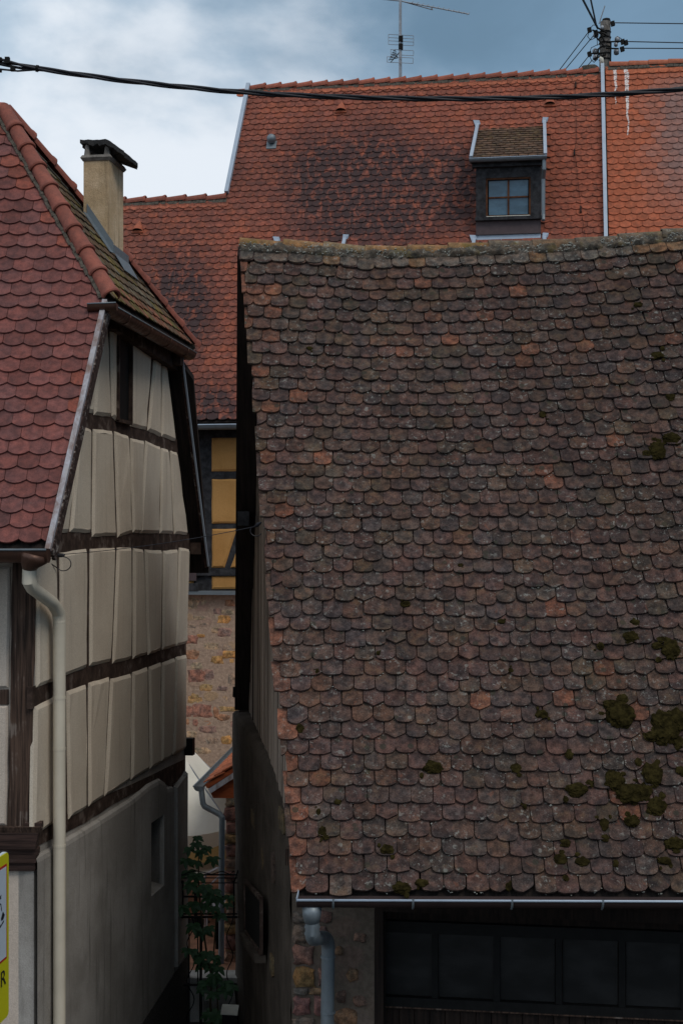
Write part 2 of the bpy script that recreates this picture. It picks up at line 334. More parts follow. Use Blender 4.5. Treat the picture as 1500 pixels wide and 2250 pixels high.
def clip_poly(poly, hp):
    for (a, b, c) in hp:
        out = []
        for i in range(len(poly)):
            p, q = poly[i], poly[(i + 1) % len(poly)]; dp = a * p[0] + b * p[1] + c; dq = a * q[0] + b * q[1] + c
            if dp >= 0: out.append(p)
            if (dp >= 0) != (dq >= 0):
                t = dp / (dp - dq); out.append((p[0] + (q[0] - p[0]) * t, p[1] + (q[1] - p[1]) * t))
        poly = out
        if len(poly) < 3: return []
    return poly
def shade(r, c, lo, hi):
    k = r.uniform(lo, hi); return tuple(x * k for x in c)
def area(p): return abs(sum(p[i][0] * p[(i + 1) % len(p)][1] - p[(i + 1) % len(p)][0] * p[i][1] for i in range(len(p)))) / 2
def tile_geo(o, t):
    n = len(o)
    vs = [(x, y, t) for x, y in o] + [(x, y, 0.0) for x, y in o]
    fs = [tuple(range(n))] + [(i, n + i, n + (i + 1) % n, (i + 1) % n) for i in range(n)]
    return vs, fs
class Roof:
    """flat or bent roof sheet: surf(u, s) -> world point, u to the right, s up the slope"""
    def __init__(s, surf): s.surf = surf; s.items = []
    def frame(s, u, v):
        e = 0.02; p = s.surf(u, v); a = (s.surf(u + e, v) - s.surf(u - e, v)).normalized(); b = (s.surf(u, v + e) - s.surf(u, v - e)).normalized()
        n = a.cross(b).normalized(); return p, a, b, n
    def lay(s, u0, u1, s0, s1, w, e, t, styles, tint, clip=lambda r: [], jit=1.0, rng=RNG, keep=0.22, L=None, lift=0.0, skip=None, phase=0.0):
        L = L or 2.1 * e; h0 = 2.15 * t; lib = {}
        key = (w, e, t)
        for st, wt_ in styles:
            lib[st] = []
            for k in range(1 if st in ('seg', 'deep') else 5):
                o = tile_outline(w, L, st, rng); vs, fs = tile_geo(o, t); me = bpy.data.meshes.new('roof_tile'); me.from_pydata(vs, [], fs); me.update()
                lib[st].append((o, me))
        names = [a for a, b in styles]; wts = [b for a, b in styles]
        r = 0; sv = s0
        while sv < s1 - 0.3 * e:
            hp = list(clip(r)) + [(0, -1, s1)]
            k0 = int((u1 - u0) / w) + 2
            rj = rng.uniform(-0.012, 0.012) * jit
            for k in range(-1, k0):
                uc = u0 + (k + 0.5 + 0.5 * (r % 2) + phase) * w + rj + rng.uniform(-0.003, 0.003) * jit
                if uc < u0 - w or uc > u1 + w: continue
                ss = sv + rng.gauss(0, 0.0035) * jit; slipped = rng.random() < 0.05 * (jit > 1.2)
                if slipped: ss -= rng.uniform(0.008, 0.034)
                st = rng.choices(names, wts)[0]; o, me = rng.choice(lib[st])
                full = [(uc + x, ss + y) for x, y in o]; cl = clip_poly(full, hp)
                if not cl or area(cl) < keep * area(full): continue
                if skip and skip(uc, ss): continue
                p, a, b, n = s.frame(uc, ss)
                cut = len(cl) != len(full) or any(abs(c[0] - f[0]) + abs(c[1] - f[1]) > 1e-6 for c, f in zip(cl, full))
                if cut:
                    top_only = all(abs(c[0] - f[0]) < 1e-6 for c, f in zip(cl, full)) and len(cl) == len(full)
                hh = h0 + abs(rng.gauss(0, 0.0025)) * jit
                ey = (b * L - n * hh).normalized(); ang = rng.gauss(0, 0.010) * jit + (rng.gauss(0, 0.04) if slipped else 0)
                ex = (a * math.cos(ang) + ey * math.sin(ang)).normalized(); ez = ex.cross(ey).normalized(); ey = ez.cross(ex)
                ez = (ez + ex * rng.gauss(0, 0.006) * jit).normalized()
                org = p + n * (hh + lift)
                mtx = Matrix(((ex.x, ey.x, ez.x, org.x), (ex.y, ey.y, ez.y, org.y), (ex.z, ey.z, ez.z, org.z), (0, 0, 0, 1)))
                geo = None
                if cut: geo = tile_geo([(x - uc, y - ss) for x, y in cl], t)
                s.items.append((mtx, me, geo, tint(uc, ss, p, rng, cut)))
            sv += e; r += 1
        return s
def flush(roofs_mats, parent, nmax, vis=lambda p, x, y: True):
    """roofs_mats: [(Roof, (single material, mass material))]; the nmax tiles that show largest become objects, the rest one stuff mesh per material"""
    pool = []
    for rf, mm in roofs_mats:
        for it in rf.items:
            p = it[0].translation; x, y = proj(p)
            on = -20 < x < 1520 and -20 < y < 2270 and vis(p, x, y)
            pool.append((0 if on else 1, p.y, it, mm))
    pool.sort(key=lambda q: (q[0], q[1]))
    mass = {}; cache = {}
    for i, (off, d, it, mm) in enumerate(pool):
        mtx, me, geo, tint = it
        if i < nmax and not off:
            if geo: me = bpy.data.meshes.new('roof_tile'); me.from_pydata(geo[0], [], geo[1]); me.update()
            k = (me.name, mm[0].name)
            if me.materials and me.materials[0] != mm[0]: me = me.copy(); me.materials.clear()
            o = new('roof_tile', me, mm[0], parent); o.matrix_basis = mtx; o.color = (*tint[:3], tint[3] if len(tint) > 3 else 0.0)
        else:
            g = mass.setdefault(mm[1].name, (mm[1], [], [], []))
            vs = geo[0] if geo else [v.co for v in me.vertices]; fs = geo[1] if geo else [tuple(p.vertices) for p in me.polygons]
            b = len(g[1]); g[1].extend(mtx @ Vector(v) for v in vs); g[2].extend(tuple(x + b for x in f) for f in fs); g[3].extend([(*tint[:3], tint[3] if len(tint) > 3 else 0.0)] * len(vs))
    for nm, (mat, vs, fs, ts) in mass.items():
        me = bpy.data.meshes.new('tile_field'); me.from_pydata([tuple(v) for v in vs], [], fs)
        at_ = me.attributes.new('tint', 'FLOAT_COLOR', 'POINT'); at_.data.foreach_set('color', [c for t in ts for c in t]); me.update()
        o = new('tile_field', me, mat, parent); o['kind'] = 'stuff'
def deck(name, rf, poly, mat, parent, th=0.05, grid=0):
    """boarding under the tiles, polygon in (u, s)"""
    m = MB()
    if not grid:
        n = rf.frame(*poly[0])[3]; m.prism([rf.surf(*q) - n * 0.004 for q in poly], -n * th)
    else:
        (ua, ub, sa, sb, uleft) = poly; nu, ns = grid, 14; top = []; bot = []
        for j in range(ns + 1):
            sv = sa + (sb - sa) * j / ns
            for i in range(nu + 1):
                u = lerp(uleft(sv), ub, i / nu); p, a, b, n = rf.frame(u, sv); top.append(p - n * 0.004); bot.append(p - n * (0.004 + th))
        k = len(top); q = nu + 1; fs = []
        for j in range(ns):
            for i in range(nu):
                a = j * q + i; fs += [(a, a + 1, a + q + 1, a + q), (k + a, k + a + q, k + a + q + 1, k + a + 1)]
        for i in range(nu): fs += [(i, k + i, k + i + 1, i + 1), (ns * q + i, ns * q + i + 1, k + ns * q + i + 1, k + ns * q + i)]
        for j in range(ns): fs += [(j * q, (j + 1) * q, k + (j + 1) * q, k + j * q), (j * q + nu, k + j * q + nu, k + (j + 1) * q + nu, (j + 1) * q + nu)]
        m.add(top + bot, fs)
    return m.build(name, mat, parent)
def ridge_tile(a, b, up, r0, r1, collar, mat, parent, tint, name='ridge_tile', flat=1.0, drop=0.25, n=10):
    """tapered half-round tile from a (upper, narrow) to b (lower, wide)"""
    d = (b - a).normalized(); x = d.cross(up).normalized(); z = x.cross(d).normalized()
    L = (b - a).length; rings = [(0, r0), (L * 0.93 - collar, r0 + (r1 - r0) * 0.92)]
    if collar: rings += [(L - collar, r1 + 0.008), (L - collar * 0.3, r1 + 0.012), (L, r1 + 0.004)]
    else: rings += [(L, r1)]
    rings += [(L, r1 - 0.014)]; vs = []; w0, w1 = -drop, math.pi + drop
    for t, r in rings:
        for j in range(n + 1):
            w = w0 + (w1 - w0) * j / n; vs.append(a + d * t + x * r * math.cos(w) + z * r * flat * math.sin(w))
    q = n + 1; fs = [(i * q + j, i * q + j + 1, (i + 1) * q + j + 1, (i + 1) * q + j) for i in range(len(rings) - 1) for j in range(n)]
    fs.append(tuple(range(n + 1)))
    o = autosmooth(mk(name, vs, fs, mat, parent), 35); o.color = (*tint, 1)
    return o
def gutter(name, a, b, r, mat, rim_mat, parent, out, rim=0.008, ends=True):
    """half-round trough from a to b; out = horizontal unit vector to its outer side"""
    up = V(0, 0, 1); n = 9; m = MB(); vs = []
    for p in (a, b):
        for k, rr in ((0, r), (1, r - 0.004)):
            for j in range(n + 1):
                w = math.pi + math.pi * j / n; vs.append(p + out * rr * math.cos(w) * -1 + up * rr * math.sin(w))
    q = n + 1; fs = []
    for k in (0, 1):
        for j in range(n): fs.append((k * q + j, k * q + j + 1, 2 * q + k * q + j + 1, 2 * q + k * q + j))
    if ends:
        fs += [tuple(range(q)), tuple(range(2 * q, 3 * q))]
    m.add(vs, fs); g_ = autosmooth(m.build(name, mat, parent), 50)
    if parent is not None and parent.type == 'EMPTY':
        solo('gutter_rim', rim_mat, g_, lambda mm: mm.tube([a + out * r, b + out * r], rim, 8), True)
    return g_
def slab(name, poly, ext, mat, parent): return solo(name, mat, parent, lambda m: m.prism(poly, ext))
def panel(name, poly, nrm, mat, parent, inset=0.03, raise_=0.03, jit=0.004, sub=4, rng=RNG):
    """pillowed infill panel: outline on the wall, face proud of it, chamfered and slightly uneven"""
    c = sum(poly, V(0, 0, 0)) / len(poly); outer = []
    m_ = len(poly)
    for i in range(m_):
        p, q = poly[i], poly[(i + 1) % m_]
        for k in range(sub): outer.append(lerp(p, q, k / sub) + V(rng.uniform(-jit, jit), rng.uniform(-jit, jit), rng.uniform(-jit, jit)) * (0 if False else 1))
    def inset_ring(pp, d):
        out = []; n = len(pp)
        for i in range(n):
            e1 = (pp[i] - pp[i - 1]); e2 = (pp[(i + 1) % n] - pp[i]); n1 = nrm.cross(e1).normalized(); n2 = nrm.cross(e2).normalized()
            if n1.dot(c - pp[i]) < 0 and n2.dot(c - pp[i]) < 0: n1, n2 = -n1, -n2
            bis = n1 + n2; k = max(0.35, (1 + n1.dot(n2)) / 2)
            out.append(pp[i] + bis / 2 / k * d)
        return out
    r1 = [p - nrm * 0.02 for p in outer]; r2 = [p + nrm * raise_ * 0.35 for p in outer]
    r3 = [p + nrm * (raise_ + rng.uniform(-0.002, 0.002)) for p in inset_ring(outer, inset)]
    n = len(outer); vs = r1 + r2 + r3; fs = []
    for k in (0, 1): fs += [(k * n + i, k * n + (i + 1) % n, (k + 1) * n + (i + 1) % n, (k + 1) * n + i) for i in range(n)]
    fs.append(tuple(range(2 * n, 3 * n)))
    return mk(name, vs, fs, mat, parent)
def stone_lump(name, c, ex, ey, nrm, w, h, depth, mat, parent, tint, rng, rect=0.0, n=12):
    vs = []; k0 = rng.uniform(0, 6.28); rr = []
    for j in range(n):
        a = 2 * math.pi * j / n; ca, sa = math.cos(a), math.sin(a); e = 2.0 / (2 + 4 * rect)
        rr.append((math.copysign(abs(ca) ** e, ca) * rng.uniform(0.74, 1.12), math.copysign(abs(sa) ** e, sa) * rng.uniform(0.74, 1.12)))
    for s_, d in ((1.0, -0.03), (1.0, depth * 0.35), (0.8, depth * 0.85), (0.45, depth)):
        for (x, y) in rr: vs.append(c + ex * (x * w / 2 * s_) + ey * (y * h / 2 * s_) + nrm * (d + rng.uniform(-0.15, 0.15) * depth * (1 if d > 0 else 0)))
    fs = [(k * n + i, k * n + (i + 1) % n, (k + 1) * n + (i + 1) % n, (k + 1) * n + i) for k in range(3) for i in range(n)] + [tuple(range(3 * n, 4 * n))]
    o = autosmooth(mk(name, vs, fs, mat, parent), 50); o.color = (*tint, 1); return o

# ------------------------------------------------------------------ ground
g_ = mk('ground', [(-400, -300, 0), (400, -300, 0), (400, 600, 0), (-400, 600, 0)], [(0, 1, 2, 3)], M['ground']); g_['kind'] = 'structure'
a_ = mk('alley_paving', [(-2.7, 11.8, 0.004), (-0.3, 11.8, 0.004), (-0.9, 17.2, 0.004), (-2.2, 17.2, 0.004)], [(0, 1, 2, 3)], M['paving']); a_['kind'] = 'structure'
yd = solo('courtyard_floor', M['terracotta'], None, lambda m: m.prism([V(-6, 17.45, 0.02), V(0.5, 17.45, 0.02), V(0.5, 23.2, 0.02), V(-6, 24.1, 0.02)], V(0, 0, 0.48))); yd['kind'] = 'structure'

UD, VD = V(0.98894, -0.14834, 0), V(0.14834, 0.98894, 0)       # street axes shared by the side wall and the house at the back

# ================================================================== HOUSE ON THE LEFT
H1 = thing('half_timbered_house', (-3.6, 14.5, 0), 'half-timbered house with cream plaster panels, red tiled half-hipped roof and chimney', 'house')
SWN = V(VD.y, -VD.x, 0).normalized()                            # side wall normal (towards the alley)
def swx(D): return -4.44 + 0.15 * D
SW0 = V(swx(12.3), 12.3, CAMZ)
def sw(px, py, off=0.0): return hit(px, py, SW0 + SWN * off, SWN)
TH1 = math.radians(59.5)
RO = V(0, 11.9, CAMZ - 0.05); RV = V(0, math.cos(TH1), math.sin(TH1)); RN = V(0, -math.sin(TH1), math.cos(TH1))
def rs_front(u, s): return RO + V(1, 0, 0) * u + RV * s
def us_front(px, py): p = hit(px, py, RO, RN) - RO; return p.x, p.dot(RV)
def halfplane(p, q, inside):
    a, b = q[1] - p[1], -(q[0] - p[0]); c = -(a * p[0] + b * p[1])
    if a * inside[0] + b * inside[1] + c < 0: a, b, c = -a, -b, -c
    L = math.hypot(a, b); return (a / L, b / L, c / L)
vg0, vg1 = us_front(106, 1210), us_front(230, 672)
hp0, apx = us_front(238, 652), us_front(8, 250)
IN = (-3.5, 1.0)
hpV = halfplane(vg0, vg1, IN); hpH = halfplane(hp0, apx, IN)
APEX = rs_front(*apx); HB = rs_front(*hp0)
ridge_s = apx[1]
G1 = at(426, 768, 0.0); 
zG = HB.z - 0.03
D1 = (zG - CAMZ) * F / (HY - 768); G1 = at(426, 768, D1)        # far end of the half-hip eave
# --- body walls
wall_h = MB()
zf = lambda z: z - CAMZ
eaveZ = CAMZ - 0.02
def lim_f(z): return max(12.3, 12.08 + (z - CAMZ) / math.tan(TH1))
def lim_b(z): return min(17.30, 17.33 - (z - CAMZ) * 0.49)
zt = CAMZ + 2.12
prof = [(12.3, 0), (17.28, 0), (17.28, CAMZ + 0.06), (lim_b(zt), zt), (lim_f(zt), zt), (12.3, CAMZ + 0.33)]
slab('front_wall', [V(swx(12.3) - 0.01, 12.32, 0), V(-6.5, 12.32, 0), V(-6.5, 12.32, CAMZ + 0.3), V(swx(12.3) - 0.01, 12.32, CAMZ + 0.3)], V(0, 0.2, 0), M['plaster_front'], H1)
slab('rear_wall', [V(swx(17.2) - 0.2, 17.2, 0), V(-6.5, 17.2, 0), V(-6.5, 17.2, CAMZ - 0.3), V(swx(17.2) - 0.2, 17.2, CAMZ - 0.3)], V(0, -0.2, 0), M['plaster_front'], H1)
slab('end_wall', [V(-6.5, 12.3, 0), V(-6.5, 17.2, 0), V(-6.5, 17.2, CAMZ - 0.3), V(-6.5, 14.6, CAMZ + 3.9), V(-6.5, 12.3, CAMZ + 0.3)], V(-0.2, 0, 0), M['plaster_front'], H1)
# --- horizontal beams of the side wall (photo rows, both ends), 8 mm proud
def beam(pts, name='beam', off=0.006, th=0.05, mat='timber', jit=0.006):
    poly = []
    for i, (x, y) in enumerate(pts):
        p, q = sw(x, y), sw(*pts[(i + 1) % len(pts)])
        for k in range(5): poly.append(lerp(p, q, k / 5) + VD * RNG.uniform(-jit, jit) + V(0, 0, RNG.uniform(-jit, jit)))
    return slab(name, [p + SWN * off for p in poly], -SWN * th, M[mat], H1)
def c2(x, y): return (x / 2.679, 620 + y / 2.679)
def c3(x, y): return (x / 2.679, 1180 + y / 2.679)
def c4(x, y): return (x / 2.679, 1680 + y / 2.679)
beam([c2(468, 745), c2(560, 770), c2(760, 820), c2(1040, 925), c2(1048, 1015), c2(760, 925), c2(540, 875), c2(440, 850)])
beam([c2(300, 1462), c2(690, 1482), c2(1112, 1478), c2(1118, 1575), c2(700, 1580), c2(250, 1600)])
beam([c3(188, 880), c3(505, 770), c3(1094, 615), c3(1094, 705), c3(505, 885), c3(188, 1010)])
beam([c4(190, 400), c4(500, 240), c4(1086, -30), c4(1086, 35), c4(1040, 100), c4(1010, 125), c4(960, 115), c4(940, 85), c4(700, 215), c4(500, 340), c4(185, 500)])
# studs between the panels
def stud(x0, y0, x1, y1, w, cv, mat='timber'):
    a, b = cv(x0, y0), cv(x1, y1); hw = w / 2.679 * 0.95
    slab('stud', [sw(a[0] - hw, a[1]) + SWN * 0.004, sw(a[0] + hw, a[1]) + SWN * 0.004, sw(b[0] + hw, b[1]) + SWN * 0.004, sw(b[0] - hw, b[1]) + SWN * 0.004], -SWN * 0.03, M[mat], H1)
for (x0, y0, x1, y1, w) in [(456, 930, 396, 1465, 12), (533, 870, 530, 1480, 10), (660, 890, 680, 1490, 11), (756, 920, 772, 1480, 8), (845, 940, 826, 1475, 8), (941, 975, 930, 1480, 8), (990, 990, 1016, 1480, 9),
                            (548, 600, 543, 775, 6), (636, 260, 650, 790, 14), (896, 395, 856, 870, 16), (945, 430, 942, 905, 10)]: stud(x0, y0, x1, y1, w, c2)
for (x0, y0, x1, y1, w) in [(334, 80, 338, 850, 16), (514, 70, 512, 775, 14), (677, 62, 650, 745, 10), (771, 62, 771, 715, 12), (841, 70, 860, 695, 10), (949, 75, 945, 665, 12), (1044, 65, 1028, 640, 10),
                            (375, 900, 388, 1665, 16), (507, 870, 508, 1590, 16), (640, 830, 604, 1530, 10), (768, 800, 761, 1430, 12), (866, 765, 874, 1365, 10), (944, 740, 942, 1325, 12), (1024, 710, 1010, 1285, 8)]: stud(x0, y0, x1, y1, w, c3)
stud(1006, 110, 1004, 1230, 14, c4)
# plaster panels
PA = [[(606, 262), (545, 772), (490, 762)][:3] + [], None]
tierA = [[(607, 270), (560, 500), (542, 772), (490, 762), (548, 520)], [(612, 262), (626, 268), (646, 795), (546, 780), (562, 520)], [(642, 270), (678, 285), (676, 815), (652, 790)],
         [(768, 335), (888, 388), (852, 868), (760, 848)], [(904, 402), (941, 425), (939, 908), (862, 875)], [(949, 440), (968, 452), (1030, 938), (945, 908)]]
tierB = [[(452, 945), (392, 1474), (332, 1474), (432, 1000)], [(464, 846), (530, 868), (527, 1476), (402, 1470)], [(540, 862), (656, 878), (677, 1490), (535, 1500)], [(666, 878), (752, 908), (768, 1476), (686, 1502)],
         [(761, 918), (841, 934), (828, 1474), (776, 1474)], [(850, 934), (938, 970), (928, 1476), (818, 1478)], [(945, 974), (986, 986), (1012, 1482), (934, 1478)], [(995, 992), (1036, 1002), (1100, 1488), (1020, 1482)]]
tierC = [[(208, 120), (326, 92), (330, 842), (206, 884)], [(344, 92), (506, 72), (504, 766), (346, 826)], [(522, 70), (672, 64), (646, 732), (520, 760)], [(684, 62), (766, 62), (767, 716), (655, 746)],
         [(778, 66), (836, 74), (858, 690), (776, 718)], [(846, 74), (946, 80), (941, 666), (864, 694)], [(954, 80), (1042, 74), (1026, 642), (949, 666)], [(1048, 62), (1108, 72), (1093, 624), (1031, 642)]]
tierD = [[(198, 1000), (368, 916), (378, 1640), (182, 1760)], [(384, 908), (501, 868), (503, 1592), (394, 1660)], [(514, 858), (637, 826), (602, 1530), (514, 1585)], [(645, 836), (764, 804), (757, 1432), (608, 1528)],
         [(774, 796), (862, 766), (871, 1366), (766, 1428)], [(870, 766), (940, 740), (939, 1326), (878, 1364)], [(948, 740), (1021, 714), (1008, 1286), (945, 1322)], [(1028, 708), (1090, 692), (1088, 1242), (1012, 1282)]]
for tier, cv in ((tierA, c2), (tierB, c2), (tierC, c3), (tierD, c3)):
    for q in tier:
        mx = sum(x for x, y in q) / len(q); panel('plaster_panel', [sw(*cv(mx + (x - mx) * 0.965, y)) for x, y in q], SWN, M['plaster'], H1, 0.034, 0.030)
# ground-floor render: one big uneven sheet around a deep window opening, with a rounded upper lip
low = [c4(188, 545), c4(372, 440), c4(520, 352), c4(640, 275), c4(760, 200), c4(860, 115), c4(925, 82), c4(950, 100), c4(965, 135), c4(1000, 128)]
wx = [c4(865, 350), c4(942, 284), c4(936, 704), c4(856, 792)]
def lowz(D): return sw(*low[0]).z
lowp = [sw(*q) for q in low]; bot = [V(p.x, p.y, 0.0) for p in lowp]
wq = [sw(*q) for q in wx]
m = MB(); off = SWN * 0.05
def ztop(D):
    for a, b in zip(lowp, lowp[1:]):
        if a.y <= D <= b.y: return lerp(a.z, b.z, (D - a.y) / (b.y - a.y))
    return lowp[-1].z
Ds = sorted(set([p.y for p in lowp] + [wq[0].y, wq[1].y])); zl, zh = min(wq[2].z, wq[3].z), max(wq[0].z, wq[1].z)
zl = (wq[2].z + wq[3].z) / 2; zh = (wq[0].z + wq[1].z) / 2; Da, Db = wq[0].y, wq[1].y
def swp(D, z, o=0.0): return V(swx(D), D, z) + SWN * o
fullD = []
for a, b in zip(Ds, Ds[1:]):
    k = max(1, int((b - a) / 0.25)); fullD += [lerp(a, b, i / k) for i in range(k)]
fullD.append(Ds[-1])
for a, b in zip(fullD, fullD[1:]):
    segs = [(0.0, None)] if not (a >= Da - 1e-6 and b <= Db + 1e-6) else [(0.0, zl), (zh, None)]
    for z0, z1 in segs:
        ta, tb = (ztop(a), ztop(b)) if z1 is None else (z1, z1)
        m.add([swp(a, z0, 0.05), swp(b, z0, 0.05), swp(b, tb - (0.05 if z1 is None else 0), 0.05), swp(a, ta - (0.05 if z1 is None else 0), 0.05)], [(0, 1, 2, 3)])
        if z1 is None:
            for (d0, o0), (d1, o1) in (((0.05, 0.05), (0.015, 0.042)), ((0.015, 0.042), (0.0, 0.02)), ((0.0, 0.02), (0.0, -0.03))):
                m.add([swp(a, ta - d0, o0), swp(b, tb - d0, o0), swp(b, tb - d1, o1), swp(a, ta - d1, o1)], [(0, 1, 2, 3)])
for (A, za), (B, zb) in zip([(Da, zl), (Db, zl), (Db, zh), (Da, zh)], [(Db, zl), (Db, zh), (Da, zh), (Da, zl)]):
    slope = 0.06 if za == zl and zb == zl else 0
    m.add([swp(A, za, 0.05), swp(B, zb, 0.05), swp(B, zb + slope, -0.19), swp(A, za + slope, -0.19)], [(0, 1, 2, 3)])
m.build('ground_floor_render', M['plaster_low'], H1)
def core_wall(m):
    for pr in ([(12.3, 0), (17.28, 0), (17.28, zl), (12.3, zl)], [(12.3, zl), (Da, zl), (Da, zh), (12.3, zh)], [(Db, zl), (17.28, zl), (17.28, zh), (Db, zh)], [(12.3, zh), (17.28, zh)] + prof[2:]):
        m.prism([V(swx(D), D, z) for D, z in pr], -SWN * 0.22)
solo('side_wall', M['plaster_low'], H1, core_wall)
# niche back pane (needs the wall in front of it cut away, so it is set proud of the core)
slab('blocked_window', [swp(Da, zl, -0.186), swp(Db, zl, -0.186), swp(Db, zh, -0.186), swp(Da, zh, -0.186)], -SWN * 0.02, M['plaster_low'], H1)
panel('plaster_panel', [sw(*c4(x, y)) for x, y in ((1020, 130), (1086, 40), (1086, 1500), (1020, 1500))], SWN, M['plaster_low'], H1, 0.02, 0.05)
pl = [sw(*c4(x, y)) for x, y in ((800, 1527), (1000, 1220), (1086, 1100))]
solo('plinth', M['plinth'], H1, lambda m: m.prism([p + SWN * 0.065 for p in [pl[0], pl[1], pl[2], V(pl[2].x, pl[2].y, 0), V(pl[0].x, pl[0].y, 0)]], -SWN * 0.05))
# small dark window under the half hip
wn = [sw(*c2(x, y)) for x, y in ((680, 280), (757, 318), (754, 832), (676, 812))]
wo = slab('attic_window', [p + SWN * 0.012 for p in wn], -SWN * 0.02, M['iron'], H1)
for i in range(4):
    p, q = wn[i], wn[(i + 1) % 4]; solo('window_frame', M['timber'], wo, lambda m: m.bar(p + SWN * 0.03, q + SWN * 0.03, 0.035, 0.035, SWN))
# --- front facade: corner post, panels, jetty moulding
def fr(px, py, off=0.0): return hit(px, py, V(0, 12.32 - off, CAMZ), V(0, -1, 0))
NF = V(0, -1, 0)
def post_poly():
    L = []; R_ = []
    for k in range(12):
        y = lerp(1235, 1818, k / 11); L.append((lerp(28, 18, k / 11) + RNG.uniform(-1.5, 1.5), y)); R_.append((lerp(78, 70, k / 11) + RNG.uniform(-1, 1), y))
    return L + R_[::-1]
slab('corner_post', [fr(x, y, 0.035) for x, y in post_poly()], V(0, 0.10, 0), M['timber_v'], H1)
slab('beam', [fr(-400, 1515, 0.02), fr(19, 1515, 0.02), fr(19, 1548, 0.02), fr(-400, 1548, 0.02)], V(0, 0.05, 0), M['timber_v'], H1)
for (xa, xb, ya, yb) in ((-150, 24, 1246, 1512), (-150, 20, 1550, 1812)):
    panel('plaster_panel', [fr(xa, ya), fr(xb, ya), fr(xb - 3, yb), fr(xa, yb)], NF, M['plaster_front'], H1, 0.02, 0.03)
mo = [(1800, 1822, 0.06, 93), (1818, 1832, 0.10, 88), (1832, 1866, 0.13, 84), (1866, 1880, 0.07, 82), (1880, 1896, 0.085, 80), (1896, 1914, 0.045, 78)]
md = None
for i, (ya, yb, o_, xr) in enumerate(mo):
    if i == 0:
        slab('bracket', [fr(55, 1808, o_), fr(91, 1808, o_), fr(91, 1821, o_), fr(55, 1821, o_)], V(0, 0.1, 0), M['moulding'], H1); continue
    slab('moulding', [fr(-500, ya, o_), fr(xr, ya, o_), fr(xr - (6 if i == 2 else 0), yb, o_ * 0.8), fr(-500, yb, o_ * 0.8)], V(0, 0.12, 0), M['timber_v' if i == 1 else 'moulding'], H1)
# --- roof: front slope, half hip, rear slope
R1 = thing_roof = None
cl = [(vg0[0], vg0[1]), (vg1[0], vg1[1]), (hp0[0], hp0[1]), (apx[0], apx[1]), (-6.7, apx[1]), (-6.7, vg0[1])]
RF = Roof(rs_front)
RFD = deck('roof', RF, [(-6.7, -0.02), (vg0[0], -0.02), (vg1[0], vg1[1]), (hp0[0], hp0[1]), (apx[0], apx[1]), (-6.7, apx[1])], M['soffit'], H1, 0.06)
def tint_left(u, s, p, r, cut):
    k = r.uniform(0.78, 1.2) * (1 + 0.25 * nz((u, s, 0), 0.9, 4.0)); g_ = r.uniform(0, 1)
    c = (0.172, 0.063, 0.056) if g_ > 0.35 else (0.150, 0.061, 0.057)
    if cut and r.random() < 0.25: c = (0.215, 0.066, 0.047)
    return tuple(x * k for x in c)
RF.lay(-5.2, -1.9, 0.02, apx[1], 0.183, 0.1445, 0.016, [('seg', 1)], tint_left, lambda r: [(hpV[0], hpV[1], hpV[2] - 0.015), (hpH[0], hpH[1], hpH[2] - 0.01)], jit=0.5, keep=0.06)
# half hip
HU = (G1 - HB); HU.z = 0; HU.normalize()
hn = HU.cross(APEX - HB).normalized()
if hn.z < 0: hn = -hn
HVv = hn.cross(HU).normalized()
if HVv.z < 0: HVv = -HVv
HO = V(HB.x, HB.y, zG)
def rs_hip(u, s): return HO + HU * u + HVv * s
def us_hip(p): q = p - HO; return q.dot(HU), q.dot(HVv)
ha = us_hip(APEX); hl = (G1 - HO).dot(HU)
RH = Roof(rs_hip)
deck('roof', RH, [(0, -0.03), (hl, -0.03), ha], M['soffit'], H1, 0.05)
def tint_hip(u, s, p, r, cut):
    k = r.uniform(0.7, 1.2); q = r.random()
    c = (0.125, 0.098, 0.030) if q < 0.30 else (0.105, 0.068, 0.040) if q < 0.75 else (0.14, 0.12, 0.085)
    if s < 0.25 and q > 0.5: c = (0.20, 0.085, 0.05)
    return tuple(x * k for x in c)
hin = (hl / 2, 0.4)
h1, h2 = halfplane((0, 0), ha, hin), halfplane((hl, 0), ha, hin)
# chimney footprint on the hip (kept free of tiles)
cA = hit(240, 560, HO, hn); 
chw, chd = 0.275, 0.50
ckx = UD.copy(); cky = VD.copy()
cBR = cA                                  # front-right corner of the shaft where it meets the tiles
def in_chim(p):
    q = p - cBR; a, b = q.dot(ckx), q.dot(cky); return -chw - 0.10 < a < 0.06 and -0.08 < b < chd + 0.05
RH.lay(-0.1, hl + 0.1, 0.02, ha[1], 0.17, 0.135, 0.013, [('seg', 3), ('round', 1)], tint_hip, lambda r: [h1, h2], jit=0.9, keep=0.1, skip=lambda u, s: in_chim(rs_hip(u, s)))
# rear slope
BE = at(456, 1248, 17.75); RB = V(APEX.x, 15.5, APEX.z)
bdir = V(0, BE.y - RB.y, BE.z - RB.z).normalized()
def rear(x, t): return V(x, RB.y, RB.z) + bdir * t
tl = (BE.y - RB.y) / bdir.y; th_ = (G1.y - RB.y) / bdir.y
poly = [rear(-6.7, 0), rear(APEX.x, 0), V(G1.x, rear(0, th_).y, rear(0, th_).z), rear(BE.x + 0.02, tl), rear(-6.7, tl)]
slab('rear_roof', poly, V(0, -0.06, -0.06), M['soffit'], H1)
slab('roof_top', [V(-6.7, APEX.y - 0.02, APEX.z - 0.03), V(APEX.x - 0.05, APEX.y - 0.02, APEX.z - 0.03), V(APEX.x - 0.05, 15.5, APEX.z - 0.03), V(-6.7, 15.5, APEX.z - 0.03)], V(0, 0, -0.05), M['soffit'], H1)
